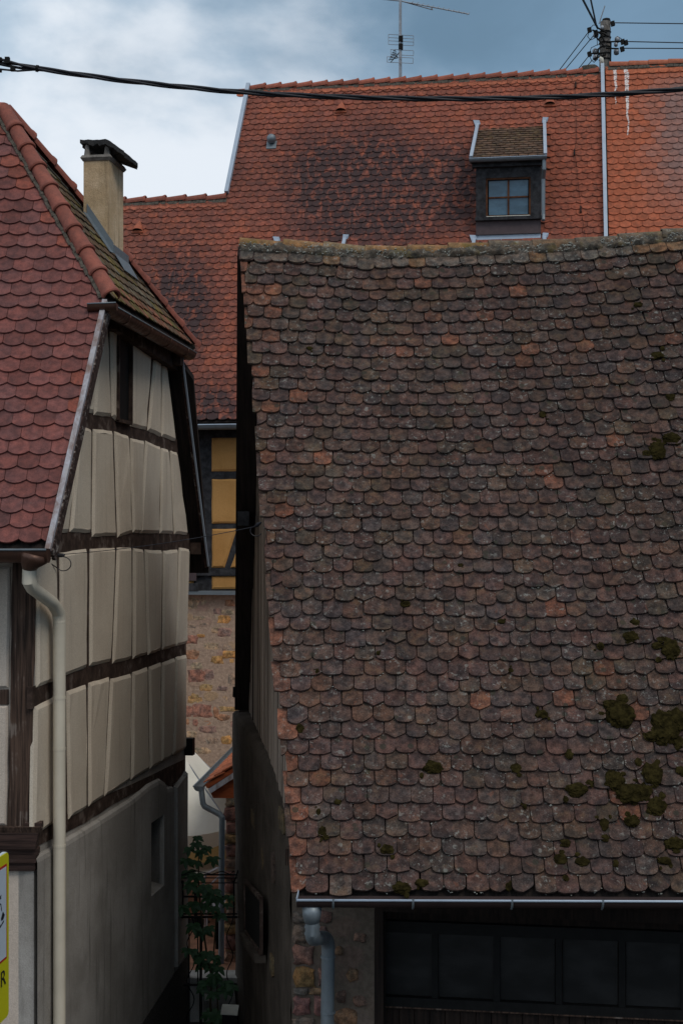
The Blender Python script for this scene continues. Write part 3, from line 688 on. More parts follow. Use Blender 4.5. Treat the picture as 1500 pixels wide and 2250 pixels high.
# rear barge board with zinc edge, and the boxed overhang under it
ba, bb = at(398, 786, 16.45), at(456, 1244, 17.6)
SN0 = (bb - ba).cross(at(368, 800, 16.75) - ba).normalized()
def sf(x, y): return hit(x, y, ba, SN0)
solo('verge_soffit', M['soffit'], H1, lambda m: m.prism([sf(366, 796), sf(398, 783), sf(456, 1246), sf(414, 1258), sf(409, 1180), sf(384, 970)], V(0, 0.05, 0)))
solo('barge_board', M['moulding'], H1, lambda m: m.prism([sf(386, 788) - V(0, 0.012, 0), sf(398, 783) - V(0, 0.012, 0), sf(456, 1246) - V(0, 0.012, 0), sf(447, 1248) - V(0, 0.012, 0)], V(0, 0.06, 0)))
solo('verge_flashing', M['zinc'], H1, lambda m: m.bar(ba + V(0.012, 0, 0.03), bb + V(0.012, 0, 0.0), 0.02, 0.02))
# front verge board: pale weathered, brown edge
va, vb = rs_front(vg0[0], vg0[1] - 0.02), rs_front(vg1[0], vg1[1] + 0.02)
solo('verge_board', M['barge'], H1, lambda m: m.bar(va + RN * 0.045 + V(0.01, 0, 0), vb + RN * 0.045 + V(0.01, 0, 0), 0.045, 0.05, RN))
solo('barge_board', M['moulding'], H1, lambda m: m.bar(va - RN * 0.05 + V(0.03, 0, 0), vb - RN * 0.05 + V(0.03, 0, 0), 0.028, 0.15, RN))
# eave boarding below the half hip
ea = [sw(x, y) for x, y in ((226, 672), (384, 778))]
solo('eave_board', M['soffit'], H1, lambda m: m.bar(V(*ea[0]) + SWN * 0.08 + V(0, 0, -0.04), V(*ea[1]) + SWN * 0.06 + V(0, 0, -0.02), 0.24, 0.10))
solo('eave_board', M['timber'], H1, lambda m: m.bar(sw(232, 705) + SWN * 0.05, sw(372, 800) + SWN * 0.05, 0.12, 0.16))
solo('purlin_end', M['timber'], H1, lambda m: m.bar(sw(420, 1205), sw(420, 1205) + SWN * 0.12 + VD * 0.02, 0.12, 0.14))
solo('purlin_end', M['timber'], H1, lambda m: m.bar(sw(362, 792) , sw(362, 792) + SWN * 0.2, 0.14, 0.12))
solo('beam_end', M['iron'], H1, lambda m: m.bar(sw(408, 1640), sw(408, 1640) + SWN * 0.10, 0.11, 0.20))
# gutters
gf0, gf1 = V(-6.7, 11.79, CAMZ - 0.066), at(108, 1212, 11.79); gf1.z = CAMZ - 0.066
gutter('front_gutter', gf0, gf1, 0.108, M['copper'], M['zinc_dark'], H1, V(0, -1, 0), 0.010)
gh0, gh1 = HO - HVv * 0.03 + V(-0.035, -0.01, -0.03), V(G1.x, G1.y, zG) + V(-0.05, 0, -0.04)
hout = V(HU.y, -HU.x, 0)
gutter('hip_gutter', gh0 - HU * 0.06, gh1 + HU * 0.0, 0.084, M['copper'], M['zinc_dark'], H1, hout, 0.007)
gutter('hip_gutter', gh0 + V(-0.14, -0.12, -0.01), gh0 + V(0.12, -0.12, 0.0), 0.066, M['copper'], M['zinc_dark'], H1, V(0, -1, 0), 0.006)
for k in (0.16, 0.4, 0.64, 0.88):
    p = lerp(gh0, gh1, k); r = 0.088
    solo('gutter_joint', M['copper'], H1, lambda m: m.tube([p + hout * r * math.cos(math.pi + math.pi * j / 8) * -1 + V(0, 0, r * math.sin(math.pi + math.pi * j / 8)) for j in range(9)], 0.006, 6), True)
# downpipe
dp = [at(65, 1228, 11.80), at(65, 1278, 11.80), at(72, 1292, 11.86), sw(116, 1325, 0.125), sw(129, 1345, 0.125), sw(131, 1365, 0.125), sw(131, 1500, 0.125)]
e_ = V(dp[6].x, dp[6].y, at(120, 2235, dp[6].y).z); dp.append(e_); dp.append(V(e_.x, e_.y, 0.02))
dpo = solo('downpipe', M['pipe_cream'], H1, lambda m: m.tube(dp, 0.054, 18), False); autosmooth(dpo, 30)
solo('funnel', M['copper'], H1, lambda m: m.tube([at(76, 1218, 11.77), at(74, 1226, 11.77), at(66, 1240, 11.79), at(65, 1250, 11.8)], [0.118, 0.116, 0.075, 0.058], 14), True)
for y in (1365, 1533, 1645, 1858):
    p = lerp(dp[6], dp[7], (y - 1500) / 735); solo('pipe_clip', M['pipe_cream'], dpo, lambda m: m.tube([p + V(0, 0, 0.012), p - V(0, 0, 0.012)], 0.0565, 16))
solo('pipe_bracket', M['iron'], H1, lambda m: m.tube([at(85, 1862, 12.6), at(110, 1872, 12.7)], 0.014, 8))
# hip ridge tiles
def hip_row(a, b, n, r0, r1, up, mats=('ridge_red',), ov=0.06, lift=0.035):
    for i in range(n):
        p = lerp(a, b, i / n); q = lerp(a, b, (i + 1) / n); d = (q - p).normalized(); w = up * lift
        k = RNG.uniform(0.9, 1.1); ridge_tile(p - d * ov + w, q + w + V(0, 0, 0.005), up, r0, r1, 0.045, M[mats[0]], RFD, (0.235 * k, 0.076 * k, 0.054 * k))
hup = (RN + hn).normalized()
rdir = (HB - APEX).normalized()
hip_row(APEX + rdir * 0.02, HB + rdir * 0.05, 9, 0.068, 0.082, hup)
hnb = V(0, bdir.z * -1, bdir.y); 
if hnb.z < 0: hnb = -hnb
G1r = V(G1.x, G1.y, zG)
hip_row(APEX + V(0.03, 0.05, 0), G1r, 10, 0.062, 0.075, (hn + hnb).normalized())
for a, b, nr in ((APEX, HB, RN), ):
    side = (b - a).normalized().cross(nr).normalized()
    if side.x > 0: side = -side
    solo('mortar_bed', M['mortar'], RFD, lambda m: [m.bar(lerp(a, b, i / 26) + side * (0.074 + RNG.uniform(-0.012, 0.008)) + nr * 0.030, lerp(a, b, (i + 1.25) / 26) + side * (0.076 + RNG.uniform(-0.012, 0.008)) + nr * 0.034, 0.030, 0.05, nr) for i in range(26)])
solo('mortar_bed', M['mortar'], RFD, lambda m: [m.bar(lerp(APEX, G1r, i / 30) + hn * 0.03 - V(0.045, 0.05, 0), lerp(APEX, G1r, (i + 1.2) / 30) + hn * (0.03 + RNG.uniform(0, 0.015)) - V(0.045, 0.05 + RNG.uniform(-.01, .02), 0), 0.07, 0.06, hn) for i in range(30)])
# ridge going left
for i in range(9):
    a = V(APEX.x - 0.36 * i + 0.02, APEX.y, APEX.z + 0.03); ridge_tile(a, a + V(-0.40, 0, 0), V(0, 0, 1), 0.08, 0.095, 0.05, M['ridge_red'], RFD, (0.28, 0.09, 0.06))
flush([(RF, T_LEFT), (RH, T_HIP)], RFD, 300)
# bird-lime specks on the front slope
# --- chimney
zc1 = at(240, 352, cBR.y).z
cz0 = hit(268, 600, HO, hn).z - 0.9
def cp(a, b, z): q = cBR + ckx * a + cky * b; return V(q.x, q.y, z)
CH = solo('chimney', M['chimney'], H1, lambda m: m.prism([cp(-chw, 0, cz0), cp(0, 0, cz0), cp(0, chd, cz0), cp(-chw, chd, cz0)], V(0, 0, zc1 - cz0)))
def frustum(m, z0, z1, g0, g1):
    a = [cp(-chw - g0, -g0, z0), cp(g0, -g0, z0), cp(g0, chd + g0, z0), cp(-chw - g0, chd + g0, z0)]; b = [cp(-chw - g1, -g1, z1), cp(g1, -g1, z1), cp(g1, chd + g1, z1), cp(-chw - g1, chd + g1, z1)]
    m.add(a + b, [(3, 2, 1, 0), (4, 5, 6, 7), (0, 1, 5, 4), (1, 2, 6, 5), (2, 3, 7, 6), (3, 0, 4, 7)])
solo('chimney_cap', M['concrete'], CH, lambda m: (frustum(m, zc1, zc1 + 0.03, 0.008, 0.028), frustum(m, zc1 + 0.031, zc1 + 0.06, 0.028, 0.012)))
for a, b in ((-chw + 0.03, 0.03), (-0.03, 0.03), (-0.03, chd - 0.04), (-chw + 0.03, chd - 0.04)):
    solo('cap_leg', M['concrete'], CH, lambda m: m.tube([cp(a, b, zc1 + 0.055), cp(a * 1.0, b, zc1 + 0.18 if b < 0.2 else zc1 + 0.12)], [0.036, 0.020], 8))
def broken_slab():
    pts = [(-0.30, -0.02), (-0.18, 0.0), (0.0, -0.03), (0.10, 0.02), (0.16, 0.12), (0.20, 0.30), (0.17, 0.46), (0.10, 0.52), (-0.05, 0.50), (-0.17, 0.53), (-0.28, 0.48), (-0.31, 0.25)]
    pts = [(lerp(p[0], q[0], k / 4) + (RNG.uniform(-0.014, 0.014) if k else 0), lerp(p[1], q[1], k / 4) + (RNG.uniform(-0.016, 0.016) if k else 0)) for p, q in zip(pts, pts[1:] + pts[:1]) for k in range(4)]
    vt, vb_ = [], []
    for a, b in pts:
        bend = -0.12 * max(0, a + 0.02) / 0.2 - 0.03 * (a + 0.3) - 0.05 * b; z = zc1 + 0.222 + bend
        q = cp(a + RNG.uniform(-0.008, 0.008), b, z); vt.append(q); vb_.append(q - V(0, 0, 0.034 + RNG.uniform(0, 0.03)))
    n = len(vt); c_ = cp(-0.06, 0.25, zc1 + 0.205); 
    mk('cap_slab', vt + vb_ + [c_, c_ - V(0.03, 0, 0.13)], [(i, (i + 1) % n, 2 * n) for i in range(n)] + [(n + i, 2 * n + 1, n + (i + 1) % n) for i in range(n)] + [(i, n + i, n + (i + 1) % n, (i + 1) % n) for i in range(n)], M['black_slab'], CH)
broken_slab()
# lead flashing along the hip
f0_, f1_ = hit(178, 448, HO + hn * 0.03, hn), hit(246, 566, HO + hn * 0.03, hn)
def onhip(a, b, l=0.0):
    q = cBR + ckx * a + cky * b; t = (HO - V(q.x, q.y, 0)).dot(hn) / hn.z; return V(q.x, q.y, t) + hn * l
fa, fb, fc = onhip(-chw, -0.012, 0.05), onhip(0.012, -0.012, 0.05), onhip(0.012, chd, 0.05)
solo('flashing', M['zinc_dark'], CH, lambda m: (m.prism([fa, fb, fb + V(0, 0, 0.11), fa + V(0, 0, 0.11)], -VD * 0.008), m.prism([fa - VD * 0.008, fb - VD * 0.008, onhip(0.012, -0.11, 0.04), onhip(-chw, -0.11, 0.04)], hn * 0.006)))
solo('flashing', M['zinc_dark'], CH, lambda m: (m.prism([fb, fc, fc + V(0, 0, 0.09), fb + V(0, 0, 0.09)], UD * 0.008), m.prism([fb + UD * 0.009, fc + UD * 0.009, onhip(0.13, chd, 0.045), onhip(0.13, 0, 0.045)], hn * 0.006)))

# ================================================================== BARN WITH THE OLD ROOF
BN = thing('stone_barn', (1.5, 13.5, 0), 'stone barn under a huge dark mossy beaver-tail tile roof, with boarded gable', 'barn')
BE0, BZ0 = 10.75, CAMZ - 785 / F * 10.75
BR0, BZ1 = 14.30, CAMZ + 640 / F * 14.3
bl = math.hypot(BR0 - BE0, BZ1 - BZ0); bc, bs_ = (BR0 - BE0) / bl, (BZ1 - BZ0) / bl
ridge_y = [(380, 540), (525, 541), (620, 546), (700, 551), (800, 558), (950, 557), (1100, 551), (1220, 545), (1330, 536), (1420, 527), (1500, 520), (1700, 508), (1900, 505)]
def sagz(X): return (550 - pw(CX + X / 14.3 * F, ridge_y)) / F * 14.3
def rs_barn(u, s):
    t = max(0.0, min(1.05, s / bl)); z = sagz(u) * (t ** 1.25) + 0.014 * math.sin(u * 2.3 + 0.7) * (1 - t) * t * 2 + 0.022 * nz((u * 0.7, s * 0.7, 3.1))
    return V(u, BE0 + bc * s, BZ0 + bs_ * s + z - 0.02 * math.sin(math.pi * t))
def uleft(s): return lerp(-0.345, -1.0, s / bl) 
RBN = Roof(rs_barn)
BRF = deck('roof', RBN, (0, 4.6, -0.02, bl, lambda s: uleft(s) + 0.03), M['soffit'], BN, 0.05, grid=26)
def tint_barn(u, s, p, r, cut):
    q = r.random(); left = max(0.0, 1 - (u - uleft(s)) / 0.35); up = s / bl
    oliv = 0.34 * max(0, up - 0.35) * max(0.0, 1 - (u + 1.0) / 2.0)
    hot = q < 0.014 + 0.33 * left * (1 - 0.5 * up)
    if hot: c = (0.124, 0.056, 0.038)
    elif q < 0.085 + 0.5 * left: c = (0.085, 0.050, 0.034)
    elif q < 0.13 + 0.5 * left + oliv: c = (0.066, 0.051, 0.033)
    elif q < 0.42: c = (0.062, 0.049, 0.044)
    elif q < 0.58: c = (0.044, 0.036, 0.038)
    else: c = (0.070, 0.042, 0.039)
    o_ = r.choice([(0.066, 0.051, 0.034), (0.062, 0.049, 0.044), (0.068, 0.040, 0.037), (0.085, 0.048, 0.032), (0.046, 0.038, 0.039)]); w_ = r.uniform(0.1, 0.6) * (0.4 if hot else 1); c = tuple(lerp(a, b, w_) for a, b in zip(c, o_))
    if not hot: c = tuple(lerp(a, b, 0.38) for a, b in zip(c, (0.065, 0.043, 0.039)))
    k = r.uniform(0.78, 1.22) * (1.08 + 0.22 * nz((u, s, 0), 0.8, 9.0)) * (1 - 0.12 * min(1, max(0, u / 2.5))); return tuple(x * k for x in c)  # last factor paints a slight fall of light towards the right into the tint
RBN.lay(-1.25, 4.6, 0.03, bl - 0.02, 0.168, 0.1395, 0.019, [('round', 10), ('flat', 2.6), ('chip', 1.3), ('point', 0.8)], tint_barn,
        lambda r: [halfplane((uleft(0) + 0.02 * math.sin(r * 2.1) + (0.012 if r % 3 else -0.02), 0), (uleft(bl) + 0.02 * math.sin(r * 2.1) + (0.012 if r % 3 else -0.02), bl), (3, 3))], jit=1.5, keep=0.3)
# doubled top course under the ridge
RBN.lay(-1.25, 4.6, bl - 0.235, bl + 0.06, 0.168, 0.26, 0.015, [('round', 1)], lambda u, s, p, r, c: shade(r, ((0.095, 0.080, 0.070) if r.random() < 0.8 else (0.14, 0.085, 0.05)), 0.85, 1.3),
        lambda r: [halfplane((uleft(0), 0), (uleft(bl), bl), (3, 3))], jit=1.5, keep=0.35, lift=0.018, L=0.29, phase=0.21)
def crumbs():
    rg = random.Random(11); m = MB()
    for (mtx, me, geo, tint) in RBN.items:
        if geo or rg.random() < 0.3: continue
        dens = 0.5 + 1.2 * max(0, nz(mtx.translation, 0.9, 3.0)) * 2
        for _ in range(int(rg.uniform(0, 8) * dens)):
            x = rg.uniform(-0.085, 0.085); c = mtx @ V(x, 0.055 * (x / 0.085) ** 2 - rg.uniform(0.0, 0.012), -0.004 + rg.uniform(-0.006, 0.008)); r = rg.uniform(0.003, 0.0085) * (1.6 if rg.random() < 0.12 else 1)
            a = [V(rg.uniform(.6, 1.3) * r, 0, 0), V(0, rg.uniform(.6, 1.3) * r, 0), V(0, 0, rg.uniform(.5, 1.0) * r)]
            m.add([c + a[0], c - a[0], c + a[1], c - a[1], c + a[2], c - a[2]], [(0, 2, 4), (2, 1, 4), (1, 3, 4), (3, 0, 4), (2, 0, 5), (1, 2, 5), (3, 1, 5), (0, 3, 5)])
    o = m.build('lichen_crust', M['lichen'], BRF); o['kind'] = 'stuff'
crumbs()
flush([(RBN, T_OLD)], BRF, 300)
# ridge: bedded half-round tiles and lichen-grown mortar
u = uleft(bl) - 0.0; k = 0
while u < 4.6:
    L_ = RNG.uniform(0.39, 0.43); a, b = rs_barn(u, bl), rs_barn(min(u + L_ + 0.03, 4.65), bl)
    c = RNG.choice([(0.24, 0.14, 0.065), (0.20, 0.155, 0.07), (0.19, 0.14, 0.08)]) if u < 1.3 else RNG.choice([(0.13, 0.105, 0.08), (0.16, 0.105, 0.065)])
    dz = V(0, 0.02, 0.008 + RNG.uniform(-0.008, 0.008))
    ridge_tile(b + dz, a + dz + V(0, 0, 0.010), V(0, 0, 1), 0.080, 0.092, 0, M['ridge_old'], BRF, c, flat=0.85, drop=0.3); u += L_; k += 1
def mortar_strip():
    nu, m_ = 300, 6; vs = []; fs = []
    for i in range(nu + 1):
        u = lerp(uleft(bl) + 0.02, 4.6, i / nu); p, a, b, n = RBN.frame(u, bl)
        for j in range(m_ + 1):
            t = j / m_; q = p + V(0, -0.050 - 0.060 * t, 0.026 - 0.095 * t)
            w = 0.040 * nz(q, 9.0, 2.0) + 0.036 * nz(q, 24.0, 5.0); vs.append(q + n * (w + (0.02 if 0 < j < m_ else -0.02)))
    q = m_ + 1; fs = [(i * q + j, i * q + j + 1, (i + 1) * q + j + 1, (i + 1) * q + j) for i in range(nu) for j in range(m_)]
    o = mk('mortar_bed', vs, fs, M['mortar_old'], BRF, True); o.color = (0.085, 0.075, 0.062, 1)
mortar_strip()
def ridge_crumbs(m):
    rg = random.Random(4)
    for _ in range(900):
        u = rg.uniform(uleft(bl), 4.5); t = rg.random(); c = rs_barn(u, bl) + V(0, -0.062 - 0.060 * t, 0.036 - 0.095 * t); r = rg.uniform(0.004, 0.013)
        if nz(c, 3.0, 8.0) < -0.15: continue
        a = [V(rg.uniform(.6, 1.3) * r, 0, 0), V(0, rg.uniform(.6, 1.3) * r, 0), V(0, 0, rg.uniform(.5, 1.0) * r)]
        m.add([c + a[0], c - a[0], c + a[1], c - a[1], c + a[2], c - a[2]], [(0, 2, 4), (2, 1, 4), (1, 3, 4), (3, 0, 4), (2, 0, 5), (1, 2, 5), (3, 1, 5), (0, 3, 5)])
rc_ = solo('lichen_crust', M['lichen'], BRF, ridge_crumbs); rc_['kind'] = 'stuff'
# moss cushions
def moss(px, py, r_px, parent, sq=0.42, name='moss_clump'):
    # find the place on the bent roof by stepping along the ray
    best = None
    d = V((px - CX) / F, 1.0, (HY - py) / F)
    for i in range(400):
        D = 10.6 + i * 0.01; p = V(0, 0, CAMZ) + d * D; s = (p.y - BE0) / bc
        if p.z <= rs_barn(p.x, s).z: best = (p.x, s, D); break
    if best is None: return
    u, s, D = best; p, a, b, n = RBN.frame(u, s); r = r_px / F * D
    bm = bmesh.new(); bmesh.ops.create_icosphere(bm, subdivisions=4 if r_px > 13 else 3, radius=1.0); sd = RNG.uniform(0, 50); ax = RNG.uniform(0.8, 1.25)
    for v in bm.verts:
        q = v.co.copy(); k = 1 + 0.35 * nz(q, 1.6, sd) + 0.20 * nz(q, 4.5, sd + 3) + 0.13 * nz(q, 11.0, sd + 7) + 0.10 * nz(q, 24.0, sd + 9)
        q *= k; v.co = p + n * 0.056 + a * q.x * r * ax + b * q.y * r / ax + n * q.z * r * sq
    me = bpy.data.meshes.new(name); bm.to_mesh(me); bm.free(); new(name, me, M['moss'], parent)
for q in [(1360, 1582, 30), (1345, 1560, 18), (1458, 1606, 34), (1485, 1595, 24), (1430, 1625, 16), (1440, 1000, 20), (1472, 972, 16), (1418, 1005, 9), (1265, 1744, 20), (1345, 1722, 20), (1378, 1752, 26), (1430, 1712, 24), (1412, 1745, 18),
          (1440, 1780, 20), (1385, 1812, 15), (1325, 1818, 12), (1326, 1850, 9), (950, 1695, 17), (1248, 1665, 10), (1131, 1697, 11), (890, 1336, 9), (1187, 1577, 12), (850, 1878, 13), (709, 1838, 10), (716, 1848, 8),
          (660, 1611, 9), (1440, 790, 12), (1400, 682, 9), (1478, 1864, 18), (1383, 1408, 14), (1470, 1436, 22), (1440, 1430, 10), (880, 1960, 16), (925, 1951, 12), (742, 1771, 7), (1100, 1376, 7), (1228, 1895, 13), (1276, 1900, 13), (1240, 1860, 10), (1316, 1430, 9),
          (700, 1790, 6), (697, 1487, 6), (1470, 880, 9), (1190, 922, 8), (1392, 1380, 10), (1120, 1480, 6), (1150, 1780, 6), (1455, 1900, 12), (1490, 1700, 10), (1115, 1955, 8), (1240, 1935, 7), (680, 775, 6), (1350, 1905, 7), (1010, 1250, 5), (830, 1445, 5)]:
    moss(*q, BRF)
    for _ in range(2 if q[2] > 11 else 1):
        moss(q[0] + RNG.uniform(-1.5, 1.5) * q[2], q[1] + RNG.choice((-1, 1)) * q[2] * RNG.uniform(0.6, 1.2), q[2] * RNG.uniform(0.25, 0.45), BRF)
# --- boarded gable: single planks
def gx(D): return -0.36 - 0.1165 * (D - 10.95)
GN = V(-1, -0.1165, 0).normalized()
BZB, BDB = CAMZ - 1.89, 17.3
def under(D):
    if D <= BR0: return BZ0 + (D - BE0) * bs_ / bc - 0.16 + sagz(-1.0) * ((D - BE0) / (BR0 - BE0)) - (0.02 if D < 12 else 0)
    return BZ1 + sagz(-1.0) - (D - BR0) * (BZ1 - BZB) / (BDB - BR0) - 0.16
GB = CAMZ - 2.06
D = 10.98; k = 0
while D < 17.1:
    w = RNG.uniform(0.11, 0.17); a, b = D, min(D + w - RNG.uniform(0.004, 0.016), 17.15); zb = GB - 0.015 * RNG.random() - (0.10 if D < 12.5 else 0.0) * (12.5 - D)
    o_ = RNG.uniform(0.0, 0.012); pts = [V(gx(a), a, zb), V(gx(b), b, zb), V(gx(b), b, max(zb + 0.02, under(b))), V(gx(a), a, max(zb + 0.01, under(a)))]
    if under((a + b) / 2) > zb + 0.03: slab('plank', [p + GN * o_ for p in pts], -GN * 0.025, M['plank'], BN)
    D += w
core = [V(gx(D), D, z) - GN * 0.04 for D, z in ((11.2, GB), (17.1, GB), (17.1, under(17.1) - 0.03), (14.3, under(14.3) - 0.05), (11.2, under(11.2) - 0.03))]
slab('gable_core', core, -GN * 0.1, M['soffit'], BN)
# lower gable wall: rough render, bulging
c0, c1 = V(-0.395, 11.6, 0), V(-1.235, 17.3, 0); gd = (c1 - c0).normalized(); gn = V(-gd.y, gd.x, 0)
gw = MB(); nu, nv = 40, 26; Lw = (c1 - c0).length; vs = []; hz = GB + 0.02
wn0, wn1, wz0, wz1 = None, None, None, None
def gpt(px, py): return hit(px, py, c0, gn)
wA, wB = gpt(585, 2010), gpt(556, 1985)
for i in range(nu + 1):
    for j in range(nv + 1):
        t = i / nu; q = lerp(c0, c1, t); z = hz * j / nv; bulge = 0.03 * nz((q.y, z, 1), 1.3) + 0.02 * nz((q.y, z, 4), 4.0)
        vs.append(V(q.x, q.y, z) + gn * (bulge + (0.05 * (j / nv) * t)))
fs = [(i * (nv + 1) + j, (i + 1) * (nv + 1) + j, (i + 1) * (nv + 1) + j + 1, i * (nv + 1) + j + 1) for i in range(nu) for j in range(nv)]
n0 = len(vs)
for i in range(nu + 1):                   # rounded ledge back to the planks
    q = vs[i * (nv + 1) + nv]; vs += [q - gn * 0.04 + V(0, 0, 0.035), q - gn * 0.22 + V(0, 0, 0.05)]
for i in range(nu):
    a, b = i * (nv + 1) + nv, (i + 1) * (nv + 1) + nv; a1, b1 = n0 + 2 * i, n0 + 2 * i + 2; fs += [(a, b, b1, a1), (a1, b1, b1 + 1, a1 + 1)]
e0 = nu * (nv + 1); n1_ = len(vs)        # return at the far corner
for j in range(nv + 1): vs.append(vs[e0 + j] - gn * 0.5 + V(0, 0.05, 0))
for j in range(nv): fs.append((e0 + j, n1_ + j, n1_ + j + 1, e0 + j + 1))
mk('gable_wall', vs, fs, M['render_rough'], BN, True)
# small window on the gable
gwd = [gpt(x, y) + gn * 0.055 for x, y in ((553, 1935), (590, 1975), (590, 2095), (553, 2045))]
gw_ = slab('gable_window', gwd, gn * 0.012, M['iron'], BN)
for i in range(4): solo('window_frame', M['timber'], gw_, lambda m: m.bar(gwd[i] + gn * 0.012, gwd[(i + 1) % 4] + gn * 0.012, 0.04, 0.03, gn))
solo('window_sill', M['render_rough'], gw_, lambda m: m.bar(gwd[2] - V(0, 0, 0.05) + gn * 0.02, gwd[3] - V(0, 0, 0.05) + gn * 0.02, 0.10, 0.07))
for (x, y, w, h) in ((581, 1885, 0.12, 0.24), (603, 1905, 0.10, 0.26), (600, 2120, 0.12, 0.2), (622, 1800, 0.22, 0.2), (560, 1800, 0.3, 0.2)):
    stone_lump('stone', gpt(x, y) + gn * 0.015, gd, V(0, 0, 1), gn, w * 1.8, h, 0.012, M['stone'], BN, RNG.choice([(0.11, 0.085, 0.05), (0.085, 0.058, 0.045)]), RNG, 0.8)
# rear slope with its black overhanging edge
bvx = lambda px, D: (px - CX) / F * D
q0, q1 = V(bvx(523, 14.3), 14.3, BZ1 + sagz(-1.0) + 0.02), V(bvx(517, 17.3), 17.3, BZB)
def rear_barn(m):
    n = 24; top = [V(lerp(q0.x, 4.6, i / n), 14.3, BZ1 + sagz(lerp(q0.x, 4.6, i / n)) - 0.01) for i in range(n + 1)]; bt = [V(lerp(q1.x, 4.6, i / n), 17.3, BZB) for i in range(n + 1)]; e = V(0, -0.10, -0.10)
    vs = top + bt + [p + e for p in top] + [p + e for p in bt]; q = n + 1; fs = []
    for i in range(n): fs += [(i, i + 1, q + i + 1, q + i), (2 * q + i, 3 * q + i, 3 * q + i + 1, 2 * q + i + 1), (q + i, q + i + 1, 3 * q + i + 1, 3 * q + i), (i, 2 * q + i, 2 * q + i + 1, i + 1)]
    fs += [(0, q, 3 * q, 2 * q), (n, 2 * q + n, 3 * q + n, q + n)]; m.add(vs, fs)
BRR = solo('rear_roof', M['soffit'], BN, rear_barn)
solo('barge_board', M['soffit'], BN, lambda m: m.bar(q0 + V(0.015, 0.0, -0.06), q1 + V(0.015, 0, -0.02), 0.03, 0.22))
solo('purlin_end', M['timber_black'], BN, lambda m: m.bar(at(541, 1140, 15.9), at(538, 1140, 15.5) + V(0, -0.25, 0), 0.12, 0.15))
solo('iron_bracket', M['iron'], BN, lambda m: m.bar(at(516, 1520, 17.2), at(520, 1522, 17.3), 0.05, 0.12))
# tiles seen along the rear verge
# --- front wall and garage door (turned with the street)
FW0 = V(-0.395, 11.6, 0); FWN = -VD
def fw(px, py, off=0.0): return hit(px, py, FW0 + FWN * off, FWN)
def fwp(d, z, off=0.0): return FW0 + UD * d + FWN * off + V(0, 0, z)
dl = (fw(822, 2100) - FW0).dot(UD)
zhead = fw(822, 2002).z
topz = CAMZ - 2.42
slab('front_wall', [fwp(0, 0), fwp(dl, 0), fwp(dl, topz), fwp(0, topz)], -FWN * 0.4, M['rubble'], BN)
slab('lintel', [fwp(dl + 0.002, zhead), fwp(4.6, zhead - 0.02), fwp(4.6, topz), fwp(dl + 0.002, topz)], -FWN * 0.3, M['garage_wood'], BN)
solo('wall_plate', M['timber_v'], BN, lambda m: m.bar(fwp(-0.03, topz - 0.07, 0.04), fwp(dl + 0.05, topz - 0.07, 0.04), 0.16, 0.13))
# corner and face stones
SR = random.Random(3)
rows = [(2000, 2028), (2030, 2072), (2075, 2122), (2124, 2168), (2170, 2186), (2188, 2232), (2234, 2262), (2264, 2300)]
pal = [(0.19, 0.11, 0.09), (0.145, 0.115, 0.095), (0.21, 0.13, 0.075), (0.15, 0.095, 0.085), (0.125, 0.105, 0.09)]
for i, (ya, yb) in enumerate(rows):
    x = 641
    while x < (705 if i % 2 else 690):
        w = SR.uniform(26, 60); a = fw(x + w / 2, (ya + yb) / 2)
        t_ = (0.19, 0.115, 0.05) if i == 3 and x < 650 else (0.20, 0.10, 0.09) if i == 5 else SR.choice(pal)
        stone_lump('stone', a + FWN * 0.004, UD, V(0, 0, 1), FWN, w / F * 11.5 * 0.97, (yb - ya) / F * 11.5 * 1.02, 0.022, M['stone'], BN, t_, SR, 0.95, 16); x += w
for (x, y, w, h) in ((775, 2142, 28, 34), (760, 2235, 60, 40), (790, 2060, 30, 24), (745, 2090, 22, 22), (750, 2190, 26, 30), (790, 2200, 34, 30)):
    stone_lump('stone', fw(x, y) - FWN * 0.012, UD, V(0, 0, 1), FWN, w / F * 11.5, h / F * 11.5, 0.035, M['stone'], BN, SR.choice([(0.15, 0.10, 0.08), (0.17, 0.11, 0.07)]), SR, 0.2)
GD = solo('garage_door', M['garage_wood'], BN, lambda m: m.prism([fwp(dl, 0.01, -0.20), fwp(4.6, 0.01, -0.20), fwp(4.6, zhead, -0.20), fwp(dl, zhead, -0.20)], -FWN * 0.05))
zr0 = fw(831, 2183, -0.19).z; zr1 = fw(831, 2045, -0.19).z
cols = [(831, 948), (963, 1083), (1098, 1218), (1236, 1356), (1374, 1494), (1510, 1628), (1644, 1760)]
uu = [((fw(a, 2110, -0.19) - FW0).dot(UD), (fw(b, 2110, -0.19) - FW0).dot(UD)) for a, b in cols]
for (a, b) in uu: slab('pane', [fwp(a, zr0, -0.188), fwp(b, zr0, -0.188), fwp(b, zr1, -0.188), fwp(a, zr1, -0.188)], FWN * 0.004, M['glass_dark'], GD)
edges = [dl] + [(uu[i][1] + uu[i + 1][0]) / 2 for i in range(len(uu) - 1)] + [4.55]
for e in edges: solo('mullion', M['iron'], GD, lambda m: m.bar(fwp(e, zr0 - 0.03, -0.18), fwp(e, zr1 + 0.05, -0.18), 0.052, 0.05, FWN))
solo('door_rail', M['iron'], GD, lambda m: m.bar(fwp(dl, zr0 - 0.045, -0.175), fwp(4.55, zr0 - 0.045, -0.175), 0.075, 0.07, FWN))
solo('door_rail', M['iron'], GD, lambda m: m.bar(fwp(dl, zr1 + 0.05, -0.175), fwp(4.55, zr1 + 0.05, -0.175), 0.09, 0.07, FWN))
solo('drip_strip', M['timber_v'], GD, lambda m: m.bar(fwp(dl, zr0 - 0.088, -0.165), fwp(4.55, zr0 - 0.088, -0.165), 0.012, 0.05, FWN))
x = dl + 0.06
